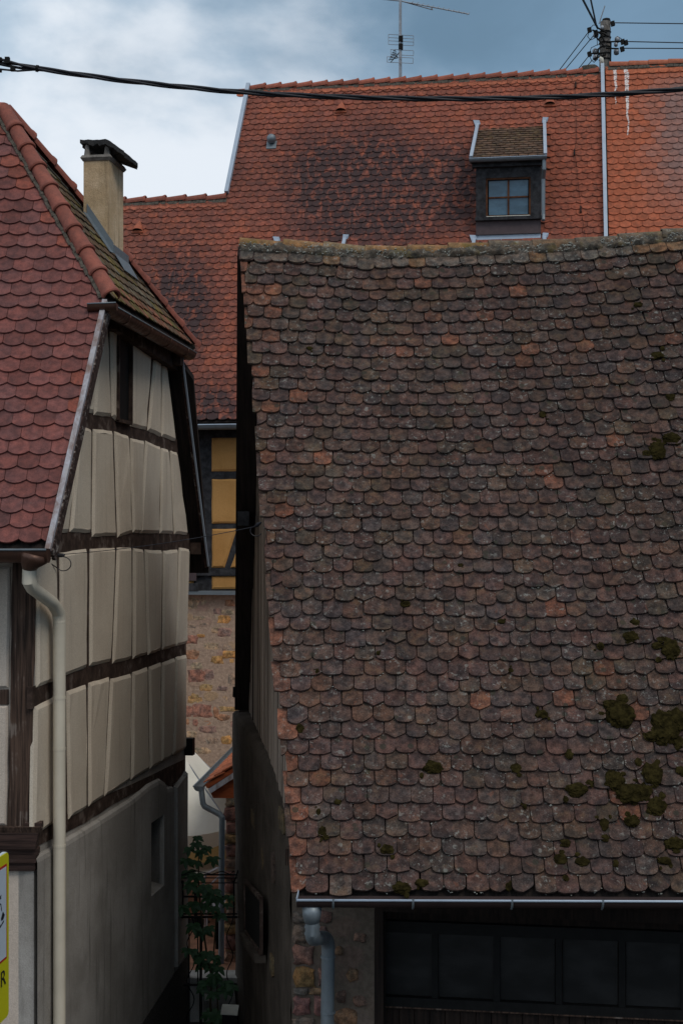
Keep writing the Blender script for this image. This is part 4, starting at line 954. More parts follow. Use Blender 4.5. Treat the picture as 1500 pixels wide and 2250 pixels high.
while x < 4.5:
    slab('door_board', [fwp(x, 0.02, -0.185), fwp(x + 0.115, 0.02, -0.185), fwp(x + 0.115, zr0 - 0.095, -0.185), fwp(x, zr0 - 0.095, -0.185)], FWN * 0.012, M['garage_wood'], GD); x += 0.122
slab('door_jamb', [fwp(dl, 0, 0.0), fwp(dl + 0.07, 0, 0.0), fwp(dl + 0.07, zhead, 0.0), fwp(dl, zhead, 0.0)], -FWN * 0.2, M['garage_wood'], BN)
slab('barn_rear_wall', [V(-1.2, 17.25, 0), V(4.6, 17.25, 0), V(4.6, 17.25, BZB - 0.1), V(-1.2, 17.25, BZB - 0.1)], V(0, 0.0, 0) + V(0, -0.15, 0), M['render_rough'], BN)
slab('barn_end_wall', [V(4.55, 11.0, 0), V(4.55, 17.2, 0), V(4.55, 17.2, BZB), V(4.55, 14.3, BZ1 - 0.2), V(4.55, 11.0, BZ0)], V(0.2, 0, 0), M['render_rough'], BN)
# --- gutter of the barn
bg0, bg1 = at(652, 1973, 10.66), at(1500, 1976, 10.66); bg1 = bg0 + (bg1 - bg0).normalized() * 5.0
BG = gutter('barn_gutter', bg0, bg1, 0.068, M['gutter_brown'], M['zinc'], BN, V(0, -1, 0), 0.0095)
solo('gutter_end', M['zinc'], BG, lambda m: m.bar(bg0 + V(0, -0.068, 0), bg0 + V(0.012, 0.05, 0.03), 0.006, 0.03))
for x in (732, 906, 1122, 1320, 1515, 1700):
    p = bg0 + (bg1 - bg0).normalized() * ((x - 652) / F * 10.66)
    solo('gutter_bracket', M['zinc_dark'], BG, lambda m: m.tube([p + V(0, -0.0725 * math.cos(w), 0.0725 * math.sin(w)) for w in [0.15 - math.pi * 0.62 * j / 8 for j in range(9)]], 0.0085, 6))
p = at(685, 1990, 10.68)
solo('funnel', M['zinc_dark'], BN, lambda m: m.tube([p + V(0, 0, 0.0), at(685, 2010, 10.68), at(685, 2028, 10.68)], [0.074, 0.070, 0.054], 14), True)
bd = [at(686, 2024, 10.68), at(686, 2066, 10.70), at(700, 2058, 10.95), at(714, 2058, 11.3), at(720, 2075, 11.36), at(720, 2240, 11.36)]
bd = [at(686, 2024, 10.68), at(686, 2050, 10.68), at(686.5, 2058, 10.70), at(689, 2063, 10.76), at(711, 2060, 11.24), at(716, 2062, 11.32), at(719.5, 2070, 11.365), at(721, 2082, 11.38)]
e_ = at(719, 2240, 11.38); bd += [e_, V(e_.x, e_.y, 0.02)]
bo = autosmooth(solo('downpipe', M['zinc_dark'], BN, lambda m: m.tube(bd, 0.052, 16)), 30)
for y in (2034, 2049): solo('pipe_collar', M['zinc_dark'], bo, lambda m: m.tube([at(686, y, 10.69), at(686, y + 4, 10.69)], 0.0585, 16))
for y in (2100, 2222): solo('pipe_clip', M['zinc_dark'], bo, lambda m: m.tube([at(720.5, y, 11.38), at(720.5, y + 4, 11.38)], 0.0585, 16))

# ================================================================== HOUSE AT THE BACK
BH = thing('long_house', (3.0, 26.0, 0), 'long house behind the barn with orange tile roof, ochre half-timbering and stone ground floor', 'house')
TB = math.radians(60)
BO = at(470, 928, 23.1); BV = VD * math.cos(TB) + V(0, 0, math.sin(TB)); BNn = -VD * math.sin(TB) + V(0, 0, math.cos(TB))
def rs_back(u, s): return BO + UD * u + BV * s
def us_back(px, py): p = hit(px, py, BO, BNn) - BO; return p.dot(UD), p.dot(BV)
mr0, mr1 = us_back(546, 199), us_back(1320, 163)
mv1 = us_back(499, 432)
lr0, lr1 = us_back(280, 447), us_back(495, 441)
zs0, zs1 = us_back(1320, 160), us_back(1332, 532)
print('back roof', mr0, mr1, lr0, lr1, zs0, zs1)
SR_ = (mr0[1] + mr1[1]) / 2; SL = (lr0[1] + lr1[1]) / 2; UZ = (zs0[0] + zs1[0]) / 2; UEND = UZ + 4.2; UMV = (mr0[0] + mv1[0]) / 2; ULEFT = lr0[0] - 2.2
# --- dormers
def dorm(px_c, py_b):
    return us_back(px_c, py_b)
D_UP = us_back(1116, 531); k_m = rs_back(*D_UP).y / F
dw = 140 * k_m * 1.01
def dtop(s): return (s)
DORM = [D_UP, us_back(1116, 541), us_back(682, 541)]
# lower dormers: their roof tops reach row 541; find base so that top matches
rise = 2.24 / math.sin(TB)
DORM = [D_UP, (us_back(1118, 537)[0], us_back(1118, 537)[1] - rise), (us_back(683, 540)[0], us_back(683, 540)[1] - rise)]
def in_dormer(u, s):
    for (du, ds) in DORM:
        if abs(u - du) < dw / 2 + 0.0 and ds - 0.0 < s < ds + 1.5: return True
        if abs(u - du) < dw / 2 + 0.07 and ds + 1.3 < s < ds + rise - 0.12: return True
    return False
def tint_back(u, s, p, r, cut):
    x, y = proj(p); k = r.uniform(0.84, 1.13)
    c = V(0.235, 0.078, 0.053) if r.random() < 0.7 else V(0.27, 0.084, 0.05)
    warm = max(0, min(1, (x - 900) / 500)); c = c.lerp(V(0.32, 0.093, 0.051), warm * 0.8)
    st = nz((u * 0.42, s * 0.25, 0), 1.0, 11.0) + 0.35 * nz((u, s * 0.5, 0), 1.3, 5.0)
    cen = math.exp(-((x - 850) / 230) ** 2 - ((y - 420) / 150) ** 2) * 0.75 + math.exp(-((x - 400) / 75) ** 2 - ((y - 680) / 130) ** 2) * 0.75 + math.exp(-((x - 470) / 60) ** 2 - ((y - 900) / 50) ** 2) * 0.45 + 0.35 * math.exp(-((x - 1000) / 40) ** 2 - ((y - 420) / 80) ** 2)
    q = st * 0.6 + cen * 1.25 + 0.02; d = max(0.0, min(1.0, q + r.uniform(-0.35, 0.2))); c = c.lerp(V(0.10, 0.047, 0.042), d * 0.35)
    return (*(c * k), max(0.10, min(0.95, q * 1.5)))
RK = Roof(rs_back); e_b, w_b = 0.1345, 0.176
BRD = deck('roof', RK, [(ULEFT, 0), (UZ, 0), (UZ, SR_), (UMV + 0.02, SR_), (UMV + 0.02, SL), (ULEFT, SL)], M['soffit'], BH, 0.08)
RK.lay(UMV, UZ, 0.02, SR_, w_b, e_b, 0.015, [('deep', 12), ('round', 1)], tint_back, lambda r: [halfplane(us_back(499, 432), us_back(546, 199), (5, 3)) if r * e_b > SL - 0.02 else (1, 0, -UMV), (-1, 0, UZ - 0.03)], jit=0.55, keep=0.1, skip=in_dormer)
RK.lay(ULEFT, UMV - w_b * 0.5, 0.02, SL, w_b, e_b, 0.015, [('deep', 12), ('round', 1)], tint_back, lambda r: [(-1, 0, UMV)], jit=0.55, keep=0.1, phase=(UMV - ULEFT) / w_b % 1.0)
tall = lambda u, s, p, r, c: shade(r, (0.36, 0.115, 0.065), 0.85, 1.1)
RK.lay(UMV + 0.03, UZ, SR_ - 0.20, SR_ + 0.03, w_b, 0.4, 0.013, [('deep', 1)], tall, lambda r: [(-1, 0, UZ - 0.03)], jit=0.4, keep=0.2, lift=0.014, L=0.23)
RK.lay(ULEFT, UMV - 0.02, SL - 0.20, SL + 0.03, w_b, 0.4, 0.013, [('seg', 1)], lambda u, s, p, r, c: shade(r, (0.32, 0.105, 0.065), 0.7, 1.05), lambda r: [(-1, 0, UMV)], jit=0.4, keep=0.2, lift=0.014, L=0.23)
# dormer roofs use a small sheet of their own
def dormer(du, ds, name='dormer'):
    base = rs_back(du, ds); hw = dw / 2
    def q(a, v, z): return base + UD * a + VD * v + V(0, 0, z)
    zt_, zb_ = 1.27, 0.0; dz2 = 2.24; v2 = dz2 / math.tan(TB)
    DM = slab(name, [q(-hw, 0, -0.05), q(-hw, 0, zt_), q(-hw, v2 * 0.9, dz2 * 0.93), q(-hw, 0.6, 0.6 * math.tan(TB) - 0.3)], UD * 0.035, M['timber_black'], BH)
    slab('dormer_cheek', [q(hw, 0, -0.05), q(hw, 0, zt_), q(hw, v2 * 0.9, dz2 * 0.93), q(hw, 0.6, 0.6 * math.tan(TB) - 0.3)], -UD * 0.035, M['timber_black'], DM)
    f = -VD
    slab('apron', [q(-hw + 0.002, -0.03, -0.02), q(hw - 0.002, -0.03, -0.02), q(hw - 0.002, -0.01, 0.12), q(-hw + 0.002, -0.01, 0.12)], VD * 0.02, M['zinc'], DM)
    slab('panel', [q(-hw, -0.045, 0.12), q(hw, -0.045, 0.12), q(hw, -0.03, 0.345), q(-hw, -0.03, 0.345)], VD * 0.03, M['plum'], DM)
    solo('sill', M['timber_black'], DM, lambda m: m.bar(q(-hw - 0.01, -0.05, 0.375), q(hw + 0.01, -0.05, 0.375), 0.10, 0.055))
    wx0, wx1, wz0, wz1 = -hw + 0.165, hw - 0.165, 0.41, 1.06
    for a, b in ((-hw, wx0), (wx1, hw)): slab('jamb', [q(a, -0.03, 0.40), q(b, -0.03, 0.40), q(b, -0.03, zt_ - 0.002), q(a, -0.03, zt_ - 0.002)], VD * 0.06, M['timber_black'], DM)
    slab('head', [q(wx0, -0.03, wz1), q(wx1, -0.03, wz1), q(wx1, -0.03, zt_), q(wx0, -0.03, zt_)], VD * 0.06, M['timber_black'], DM)
    slab('back_board', [q(wx0, 0.06, 0.3), q(wx1, 0.06, 0.3), q(wx1, 0.06, wz1 + 0.1), q(wx0, 0.06, wz1 + 0.1)], VD * 0.02, M['iron'], DM)
    for a, b in (((wx0, wz0), (wx1, wz0)), ((wx1, wz0), (wx1, wz1)), ((wx1, wz1), (wx0, wz1)), ((wx0, wz1), (wx0, wz0))):
        solo('window_frame', M['window_wood'], DM, lambda m: m.bar(q(a[0], 0.005, a[1]), q(b[0], 0.005, b[1]), 0.055, 0.05, f))
    gx0, gx1, gz0, gz1 = wx0 + 0.045, wx1 - 0.045, wz0 + 0.045, wz1 - 0.03; mx, mz = (gx0 + gx1) / 2, (gz0 + gz1) / 2
    for (a, b) in ((gx0, mx), (mx, gx1)):
        for (c, d) in ((gz0, mz), (mz, gz1)): slab('pane', [q(a, 0.03, c), q(b, 0.03, c), q(b, 0.03, d), q(a, 0.03, d)], VD * 0.006, M['glass'], DM)
    solo('glazing_bar', M['window_wood'], DM, lambda m: m.bar(q(mx, 0.018, gz0), q(mx, 0.018, gz1), 0.03, 0.02, f))
    solo('glazing_bar', M['window_wood'], DM, lambda m: m.bar(q(gx0, 0.016, mz), q(gx1, 0.016, mz), 0.024, 0.02, f))
    solo('drip_sill', M['white'], DM, lambda m: m.bar(q(wx0 + 0.01, -0.06, 0.405), q(wx1 - 0.01, -0.06, 0.405), 0.05, 0.022))
    # shed roof
    va_, za_ = -0.14, zt_ + 0.07; sl_ = V(0, 0, 0) + VD * (v2 + 0.02 - va_) + V(0, 0, dz2 - za_); Ls = sl_.length; sdv = sl_.normalized(); o0 = q(0, va_, za_)
    rr = Roof(lambda u, s: o0 + UD * u + sdv * s); deck('dormer_roof', rr, [(-hw - 0.08, 0), (hw + 0.08, 0), (hw + 0.08, Ls), (-hw - 0.08, Ls)], M['timber_black'], DM, 0.06)
    rr.lay(-hw - 0.07, hw + 0.07, 0.01, Ls, 0.155, 0.125, 0.014, [('seg', 3), ('flat', 1)], lambda u, s, p, r, c: shade(r, (0.105, 0.064, 0.042), 0.65, 1.25), lambda r: [(1, 0, hw + 0.07), (-1, 0, hw + 0.07)], jit=1.0, keep=0.15)
    for sgn in (-1, 1):
        a, b = q(sgn * (hw + 0.075), va_ + 0.01, za_ + 0.05), q(sgn * (hw + 0.045), v2, dz2 + 0.10)
        solo('verge_flashing', M['zinc'], DM, lambda m: m.bar(a, b, 0.055, 0.05))
        t = b + V(0, 0, 0.02); solo('flashing_end', M['zinc'], DM, lambda m: (m.prism([t + UD * -0.045 * 1 + V(0, -0.02, -0.05), t + UD * 0.05 + V(0, 0, -0.02), t + UD * (0.07 if sgn > 0 else 0.03) + V(0, 0, 0.05), t + UD * (-0.08 if sgn < 0 else -0.03) + V(0, 0, 0.06)], VD * 0.05)))
    gutter('dormer_gutter', q(-hw - 0.10, va_ - 0.05, za_ + 0.005), q(hw + 0.10, va_ - 0.05, za_ + 0.005), 0.055, M['zinc_dark'], M['zinc'], DM, f, 0.008)
    solo('gutter_rim', M['zinc'], DM, lambda m: m.tube([q(-hw - 0.10, va_ - 0.105, za_ + 0.005), q(hw + 0.10, va_ - 0.105, za_ + 0.005)], 0.007, 6))
    solo('fascia', M['timber_black'], DM, lambda m: m.bar(q(-hw - 0.06, -0.06, zt_ - 0.005), q(hw + 0.06, -0.06, zt_ - 0.005), 0.09, 0.07))
    solo('downpipe', M['zinc_dark'], DM, lambda m: m.tube([q(hw + 0.055, va_ - 0.03, za_), q(hw + 0.055, va_ - 0.03, za_ - 0.2), q(hw + 0.04, -0.03, za_ - 0.32), q(hw + 0.04, -0.03, 0.42), q(hw + 0.04, -0.08, 0.32)], 0.032, 10), False)
    return rr
drs = [dormer(*d) for d in DORM]
T_DORM = tile_pair('dormer_tile', lichen=0.35, mottling=0.6, moss=0.5, bumpy=0.5)
def vis_back(p, x, y):
    if x > 520 and y > 545: return False
    if x < 270 and y > 430: return False
    return not (x < 520 and y < 400)
flush([(RK, T_BACK)] + [(d, T_DORM) for d in drs], BRD, 300, vis_back)
# ridge tiles
def ridge_run(ua, ub, s, n, tint, parent, r=0.10, lift=0.03, ov=0.05, rev=False):
    for i in range(n):
        a, b = rs_back(lerp(ua, ub, i / n), s), rs_back(lerp(ua, ub, (i + 1) / n), s); dz = V(0, 0.03, lift) ; k = RNG.uniform(0.82, 1.1)
        d = (b - a).normalized()
        ridge_tile(a - d * ov + dz + V(0, 0, -0.012), b + dz + V(0, 0, 0.018), V(0, 0, 1), r * 0.85, r, 0.03, M['ridge_red'], parent, tuple(x * k for x in tint), flat=0.85)
    solo('mortar_bed', M['mortar'], parent, lambda m: [m.bar(rs_back(lerp(ua, ub, i / (3 * n)), s - 0.035) + BNn * RNG.uniform(0.012, 0.03), rs_back(lerp(ua, ub, (i + 1) / (3 * n)), s - 0.035) + BNn * RNG.uniform(0.012, 0.03), 0.10, 0.05, BNn) for i in range(3 * n)])
ridge_run(UMV + 0.1, UZ - 0.05, SR_, 22, (0.30, 0.092, 0.058), BRD)
ridge_run(ULEFT, UMV - 0.04, SL, 11, (0.26, 0.082, 0.055), BRD)
# zinc verge strip
zv0, zv1 = hit(546, 186, BO + BNn * 0.06, BNn), hit(498, 424, BO + BNn * 0.06, BNn)
solo('verge_flashing', M['zinc'], BRD, lambda m: m.bar(zv0, zv1, 0.07, 0.10, BNn))
# vent tiles
def vent(px, py, parent):
    u, s = us_back(px, py); p = rs_back(u, s) + BNn * 0.05; n = 8; vs = []
    for t, r in ((0, 0.10), (0.10, 0.075), (0.24, 0.012)):
        for j in range(n + 1):
            w = math.pi * j / n; vs.append(p + BV * (t - 0.05) + UD * r * math.cos(w) + BNn * (r * 0.85 * math.sin(w)))
    q = n + 1; fs = [(i * q + j, i * q + j + 1, (i + 1) * q + j + 1, (i + 1) * q + j) for i in range(2) for j in range(n)]
    o = mk('vent_tile', vs, fs, M['ridge_red'], parent, True); o.color = (0.34, 0.10, 0.055, 1)
    solo('vent_hole', M['iron'], parent, lambda m: m.prism([p + BV * -0.035 + UD * 0.075 * math.cos(math.pi * j / 8) + BNn * (0.062 * math.sin(math.pi * j / 8)) for j in range(9)], BV * 0.02))
    solo('vent_lip', M['ridge_red'], parent, lambda m: m.bar(p + BV * -0.06 - UD * 0.10, p + BV * -0.06 + UD * 0.10, 0.05, 0.03, BNn)).color = (0.36, 0.11, 0.06, 1)
for q in ((750, 245), (305, 508)): vent(*q, BRD)
vent(1207, 231, BRD)
u, s = us_back(598, 320); p = rs_back(u, s)
o = solo('vent_pipe', M['zinc_dark'], BRD, lambda m: m.box(p + BNn * 0.05 - BV * 0.03, UD * 0.09, BV * 0.09, BNn * 0.006))
bm = bmesh.new(); bmesh.ops.create_uvsphere(bm, u_segments=14, v_segments=8, radius=0.085)
for v in bm.verts: v.co = p + BNn * 0.12 + BV * 0.05 + v.co * 1.0
me = bpy.data.meshes.new('vent_cap'); bm.to_mesh(me); bm.free(); vc = new('vent_cap', me, M['zinc_dark'], BRD)
for f_ in me.polygons: f_.use_smooth = True
# lightning wire down the tiles
wp = [(1250, 160), (1262, 190), (1266, 300), (1262, 330), (1271, 420), (1277, 470), (1286, 530)]
solo('lightning_wire', M['iron'], BRD, lambda m: m.tube([hit(x, y, BO + BNn * 0.07, BNn) for x, y in wp], 0.003, 5))
for (x, y) in ((1261, 335), (1275, 460), (1264, 186)): solo('wire_clip', M['iron'], BRD, lambda m: m.bar(hit(x, y - 6, BO + BNn * 0.065, BNn), hit(x, y + 6, BO + BNn * 0.065, BNn), 0.022, 0.03, BNn))
# --- eave, gutter and half-timbered wall
gutter('eave_gutter', BO + UD * -3.0 + V(0, -0.10, -0.05), BO + UD * 3.2 + V(0, -0.10, -0.05), 0.075, M['zinc_dark'], M['zinc'], BH, -VD, 0.011)
WP0 = BO + VD * 0.38
def bw(px, py, off=0.0): return hit(px, py, WP0 - VD * off, -VD)
def bwu(p): return (p - WP0).dot(UD)
def wpt(d, z, off=0.0): q = WP0 + UD * d - VD * off; return V(q.x, q.y, z)
solo('eave_soffit', M['soffit'], BH, lambda m: m.prism([BO + UD * -3 + V(0, 0.02, -0.06), BO + UD * 3.2 + V(0, 0.02, -0.06), BO + UD * 3.2 + VD * 0.4 + V(0, 0, -0.06), BO + UD * -3 + VD * 0.4 + V(0, 0, -0.06)], V(0, 0, 0.04)))
zst = bw(470, 1306).z
slab('upper_wall', [wpt(-3, zst), wpt(9, zst), wpt(9, BO.z), wpt(-3, BO.z)], VD * 0.25, M['timber_black'], BH)
uu0, uu1 = bwu(bw(466, 1000)), bwu(bw(526, 1000))
for x0, x1 in ((uu0, uu0 + 0.62), (uu0 + 0.80, uu0 + 1.5), (uu0 - 1.2, uu0 - 0.30)):
    for ya, yb in ((962, 1036), (1053, 1150), (1266, 1294)):
        panel('infill_panel', [wpt(x0, bw(480, ya).z), wpt(x1, bw(480, ya).z), wpt(x1, bw(480, yb).z), wpt(x0, bw(480, yb).z)], -VD, M['ochre'], BH, 0.03, 0.025)
za, zb = bw(480, 1162).z, bw(480, 1247).z
panel('infill_panel', [wpt(uu0, za), wpt(bwu(bw(521, 1165)), za), wpt(bwu(bw(494, 1246)), zb), wpt(uu0, zb)], -VD, M['ochre'], BH, 0.03, 0.025)
panel('infill_panel', [wpt(bwu(bw(526, 1190)), bw(526, 1190).z), wpt(bwu(bw(560, 1190)), za), wpt(bwu(bw(560, 1246)), zb), wpt(bwu(bw(507, 1246)), zb)], -VD, M['ochre'], BH, 0.02, 0.025)
solo('wall_beam', M['timber_black'], BH, lambda m: m.bar(wpt(-3, bw(480, 1257).z, 0.02), wpt(9, bw(480, 1257).z, 0.02), 0.06, 0.11))
solo('ledge', M['zinc_dark'], BH, lambda m: m.bar(wpt(-3, zst + 0.03, 0.08), wpt(9, zst + 0.03, 0.08), 0.26, 0.06))
solo('ledge', M['timber_black'], BH, lambda m: m.bar(wpt(-3, zst + 0.12, 0.12), wpt(uu0 - 0.18, zst + 0.12, 0.12), 0.2, 0.12))
solo('shutter', M['plum'], BH, lambda m: m.bar(bw(421, 1246, 0.05), bw(421, 1276, 0.05), 0.16, 0.03, -VD))
# stone ground floor
slab('stone_wall', [wpt(-3.2, 0.4, 0.05), wpt(9, 0.4, 0.05), wpt(9, zst, 0.05), wpt(-3.2, zst, 0.05)], VD * 0.3, M['stone_mortar'], BH)
hero = [(65, 1220, 70, 56, 'c'), (130, 1212, 56, 60, 'c'), (105, 1310, 70, 22, 'c'), (100, 1283, 50, 16, 'y'), (250, 1320, 66, 40, 'o'), (202, 1382, 40, 34, 'c'), (255, 1395, 70, 46, 'p'), (115, 1418, 36, 18, 'o'), (60, 1440, 60, 40, 'r'), (180, 1480, 90, 34, 'c'),
        (270, 1490, 60, 40, 'g'), (60, 1530, 70, 46, 'b'), (215, 1562, 60, 36, 'o'), (285, 1532, 64, 34, 'o'), (90, 1600, 60, 34, 'c'), (85, 1662, 90, 66, 'r'), (165, 1650, 50, 60, 'p'), (240, 1655, 54, 40, 'p'), (145, 1730, 60, 40, 'y'), (75, 1795, 92, 66, 'y'),
        (185, 1810, 84, 58, 'r'), (275, 1800, 70, 50, 'c'), (36, 1872, 50, 50, 'r'), (125, 1870, 92, 60, 'r'), (206, 1882, 26, 50, 'b'), (285, 1860, 100, 26, 'y'), (150, 1946, 62, 34, 'b'), (30, 1936, 30, 30, 'b'), (80, 1940, 26, 34, 'r'), (155, 1982, 90, 36, 'p'),
        (270, 2045, 50, 40, 'o'), (175, 2050, 76, 40, 'g'), (120, 2110, 80, 34, 'c'), (215, 1272, 40, 30, 'p'), (275, 1275, 56, 30, 'c'), (290, 1222, 50, 30, 'b'), (130, 1345, 60, 20, 'g'), (60, 1360, 46, 22, 'g'), (300, 1570, 26, 22, 'o'), (245, 1735, 46, 22, 'p'), (300, 1680, 40, 60, 'g'), (250, 1910, 60, 30, 'b'), (320, 1950, 50, 30, 'p'), (60, 2010, 50, 30, 'c'), (225, 2110, 50, 26, 'b'), (310, 1420, 40, 30, 'c')]
pc = {'c': (0.36, 0.28, 0.19), 'y': (0.36, 0.23, 0.09), 'o': (0.42, 0.22, 0.06), 'p': (0.22, 0.14, 0.13), 'r': (0.24, 0.105, 0.085), 'g': (0.25, 0.20, 0.16), 'b': (0.28, 0.14, 0.08)}
kk = 23.4 / F / 2.743
for (x, y, w, h, c) in hero:
    p = bw(400 + x / 2.743, 880 + y / 2.743, 0.045); stone_lump('stone', p, UD, V(0, 0, 1), -VD, w * kk * 1.5, h * kk * 1.45, SR.uniform(0.004, 0.014), M['stone'], BH, tuple(lerp(v, g, 0.25) for v, g in zip((v * 1.25 for v in pc[c]), (0.42, 0.30, 0.22))), SR, SR.uniform(0.2, 0.9), 14)
for i in range(60):
    d = SR.choice([SR.uniform(-2.9, -0.75), SR.uniform(0.75, 3.0)]); z = SR.uniform(0.8, zst - 0.2); w = SR.uniform(0.12, 0.32)
    stone_lump('stone', wpt(d, z, 0.045), UD, V(0, 0, 1), -VD, w, w * SR.uniform(0.45, 0.8), 0.035, M['stone'], BH, shade(SR, pc[SR.choice('cyoprgb')], 0.85, 1.1), SR, 0.3)
slab('house_end_wall', [wpt(-3.1, 0, 0), wpt(-3.1, BO.z, 0), WP0 + UD * -3.1 + VD * 2 + V(0, 0, 0.0), V(*(WP0 + UD * -3.1 + VD * 2).xy, 0)], UD * 0.2, M['ochre_yard'], BH)

# ================================================================== NEIGHBOURING HOUSE (brighter roof on the right)
NH = thing('neighbour_house', rs_back(UZ + 2, 3).xy.to_3d(), 'neighbouring house with brighter orange tile roof streaked with white lime', 'house')
lift_n = BNn * 0.05
RNb = Roof(lambda u, s: rs_back(u, s) + lift_n)
sn = us_back(1420, 152)[1]
NRD = deck('roof', RNb, [(UZ + 0.02, 0), (UEND, 0), (UEND, sn), (UZ + 0.02, sn)], M['soffit'], NH, 0.08)
def tint_nb(u, s, p, r, cut):
    x, y = proj(p); k = r.uniform(0.88, 1.1); c = V(0.35, 0.102, 0.052)
    d = max(0, min(1, (x - 1395) / 90 + r.uniform(-0.25, 0.25))) * max(0, min(1, (y - 165) / 40)) * max(0, min(1, (520 - y) / 150))
    return tuple(c.lerp(V(0.19, 0.145, 0.14), d * 0.75) * k)
stre = []
for (x, ya, yb, w) in ((1351, 150, 232, 0.030), (1377, 150, 300, 0.038)):
    P = hit(x, (ya + yb) / 2, BO + lift_n, BNn); stre.append((P, UD, w, hit(x, yb, BO + lift_n, BNn).z, hit(x, ya, BO + lift_n, BNn).z))
T_NB = tile_pair('bright_tile', lichen=0.06, mottling=0.35, bumpy=0.2, streaks=stre)
RNb.lay(UZ + 0.05, UEND, 0.02, sn, w_b * 1.04, 0.142, 0.015, [('deep', 12), ('round', 1)], tint_nb, lambda r: [(1, 0, -(UZ + 0.05))], jit=0.4, keep=0.1)
RNb.lay(UZ + 0.05, UEND, sn - 0.21, sn + 0.03, w_b * 1.04, 0.4, 0.013, [('seg', 1)], lambda u, s, p, r, c: shade(r, (0.42, 0.125, 0.062), 0.85, 1.1), lambda r: [(1, 0, -(UZ + 0.05))], jit=0.3, lift=0.014, L=0.24)
flush([(RNb, T_NB)], NRD, 300, lambda p, x, y: y < 535)
n = 12
for i in range(n):
    a, b = rs_back(lerp(UZ + 0.12, UEND, i / n), sn), rs_back(lerp(UZ + 0.12, UEND, (i + 1) / n), sn); dz = V(0, 0.0, 0.07); d = (b - a).normalized(); k = RNG.uniform(0.9, 1.1)
    ridge_tile(b + d * 0.05 + dz, a + dz + V(0, 0, 0.008), V(0, 0, 1), 0.095, 0.105, 0, M['ridge_red'], NRD, (0.38 * k, 0.12 * k, 0.065 * k), flat=0.8)
solo('mortar_bed', M['mortar'], NRD, lambda m: [m.bar(rs_back(lerp(UZ + .1, UEND, i / 40), sn - 0.03) + BNn * (0.06 + RNG.uniform(0, 0.02)), rs_back(lerp(UZ + .1, UEND, (i + 1) / 40), sn - 0.03) + BNn * (0.06 + RNG.uniform(0, 0.02)), 0.09, 0.06, BNn) for i in range(40)])
za_, zb_ = hit(1320, 146, BO + BNn * 0.10, BNn), rs_back(UZ, 0.02) + BNn * 0.10
za_ = rs_back(UZ, sn + 0.05) + BNn * 0.10
solo('party_flashing', M['zinc'], NRD, lambda m: m.bar(za_, zb_, 0.06, 0.09, BNn))
o = solo('flashing_end', M['white'], NRD, lambda m: m.tube([za_ + V(0, 0, 0.0), za_ + V(-0.02, -0.02, 0.10), za_ + V(-0.05, -0.02, 0.13)], [0.04, 0.035, 0.02], 8), True)
stone_lump('mortar_lump', rs_back(UZ - 0.22, sn) + V(0, 0.02, 0.03), UD, V(0, 0, 1), -VD, 0.34, 0.22, 0.08, M['mortar'], NRD, (0.1, 0.09, 0.06), SR, 0.3)
slab('party_wall', [rs_back(UZ + 0.1, 0.3).xy.to_3d(), rs_back(UEND, 0.3).xy.to_3d(), rs_back(UEND, 0.3) - V(0, 0, 0.3), rs_back(UZ + 0.1, 0.3) - V(0, 0, 0.3)], VD * 0.3, M['ochre'], NH)
# rear slopes of both back houses
rb0, rb1 = rs_back(UMV, SR_), rs_back(UZ, SR_)
slab('rear_roof', [rb0, rb1, rb1 + VD * 3.6 - V(0, 0, 6.2), rb0 + VD * 3.6 - V(0, 0, 6.2)], -V(0, 0.05, 0.08), M['soffit'], BH)
rb0, rb1 = rs_back(ULEFT, SL), rs_back(UMV, SL)
slab('rear_roof', [rb0, rb1, rb1 + VD * 2.5 - V(0, 0, 4.3), rb0 + VD * 2.5 - V(0, 0, 4.3)], -V(0, 0.05, 0.08), M['soffit'], BH)
rb0, rb1 = rs_back(UZ, sn), rs_back(UEND, sn)
slab('rear_roof', [rb0, rb1, rb1 + VD * 3.6 - V(0, 0, 6.2), rb0 + VD * 3.6 - V(0, 0, 6.2)], -V(0, 0.05, 0.08), M['soffit'], NH)

# ================================================================== LEAN-TO IN THE COURTYARD
LT = thing('garden_shed', (-0.9, 19.5, 0), 'small shed with orange tile roof, red gable board and zinc gutter behind the barn', 'shed')
g0, g1 = at(436, 1728, 18.0), at(436, 1728, 18.0) + V(0.26, 4.0, 0)
gd_ = (g1 - g0).normalized(); gr = V(gd_.y, -gd_.x, 0)
su = gr * math.cos(math.radians(32)) + V(0, 0, math.sin(math.radians(32)))
sO = g0 + V(0.08, 0, 0.02)
RS = Roof(lambda u, s: sO + (gd_ * -1) * u + su * s)
RSD = deck('roof', RS, [(-4.0, 0), (0, 0), (0, 1.5), (-4.0, 1.5)], M['red_board'], LT, 0.05)
RS.lay(-4.0, 0.02, 0.0, 1.5, 0.17, 0.14, 0.013, [('seg', 3), ('flat', 1)], lambda u, s, p, r, c: shade(r, (0.42, 0.13, 0.06), 0.75, 1.15), lambda r: [(-1, 0, 0.02)], jit=0.8)
flush([(RS, T_BACK)], RSD, 120, lambda p, x, y: x < 530)
gutter('shed_gutter', g0, g1, 0.062, M['zinc_dark'], M['zinc_dark'], LT, -gr, 0.01)
solo('gable_board', M['red_board'], LT, lambda m: m.prism([sO + V(0.03, 0.03, -0.02), sO + su * 1.4 + V(0, 0.03, -0.06), sO + su * 1.4 + V(0, 0.03, -0.9), V(sO.x + 0.10, sO.y + 0.03, sO.z - 0.17)], V(0, 0.04, 0)))
solo('verge_board', M['barge'], LT, lambda m: m.bar(sO + V(0.06, -0.01, -0.075), sO + su * 1.4 + V(0, -0.01, -0.075), 0.05, 0.06))
qx = at(492, 1750, 18.05)
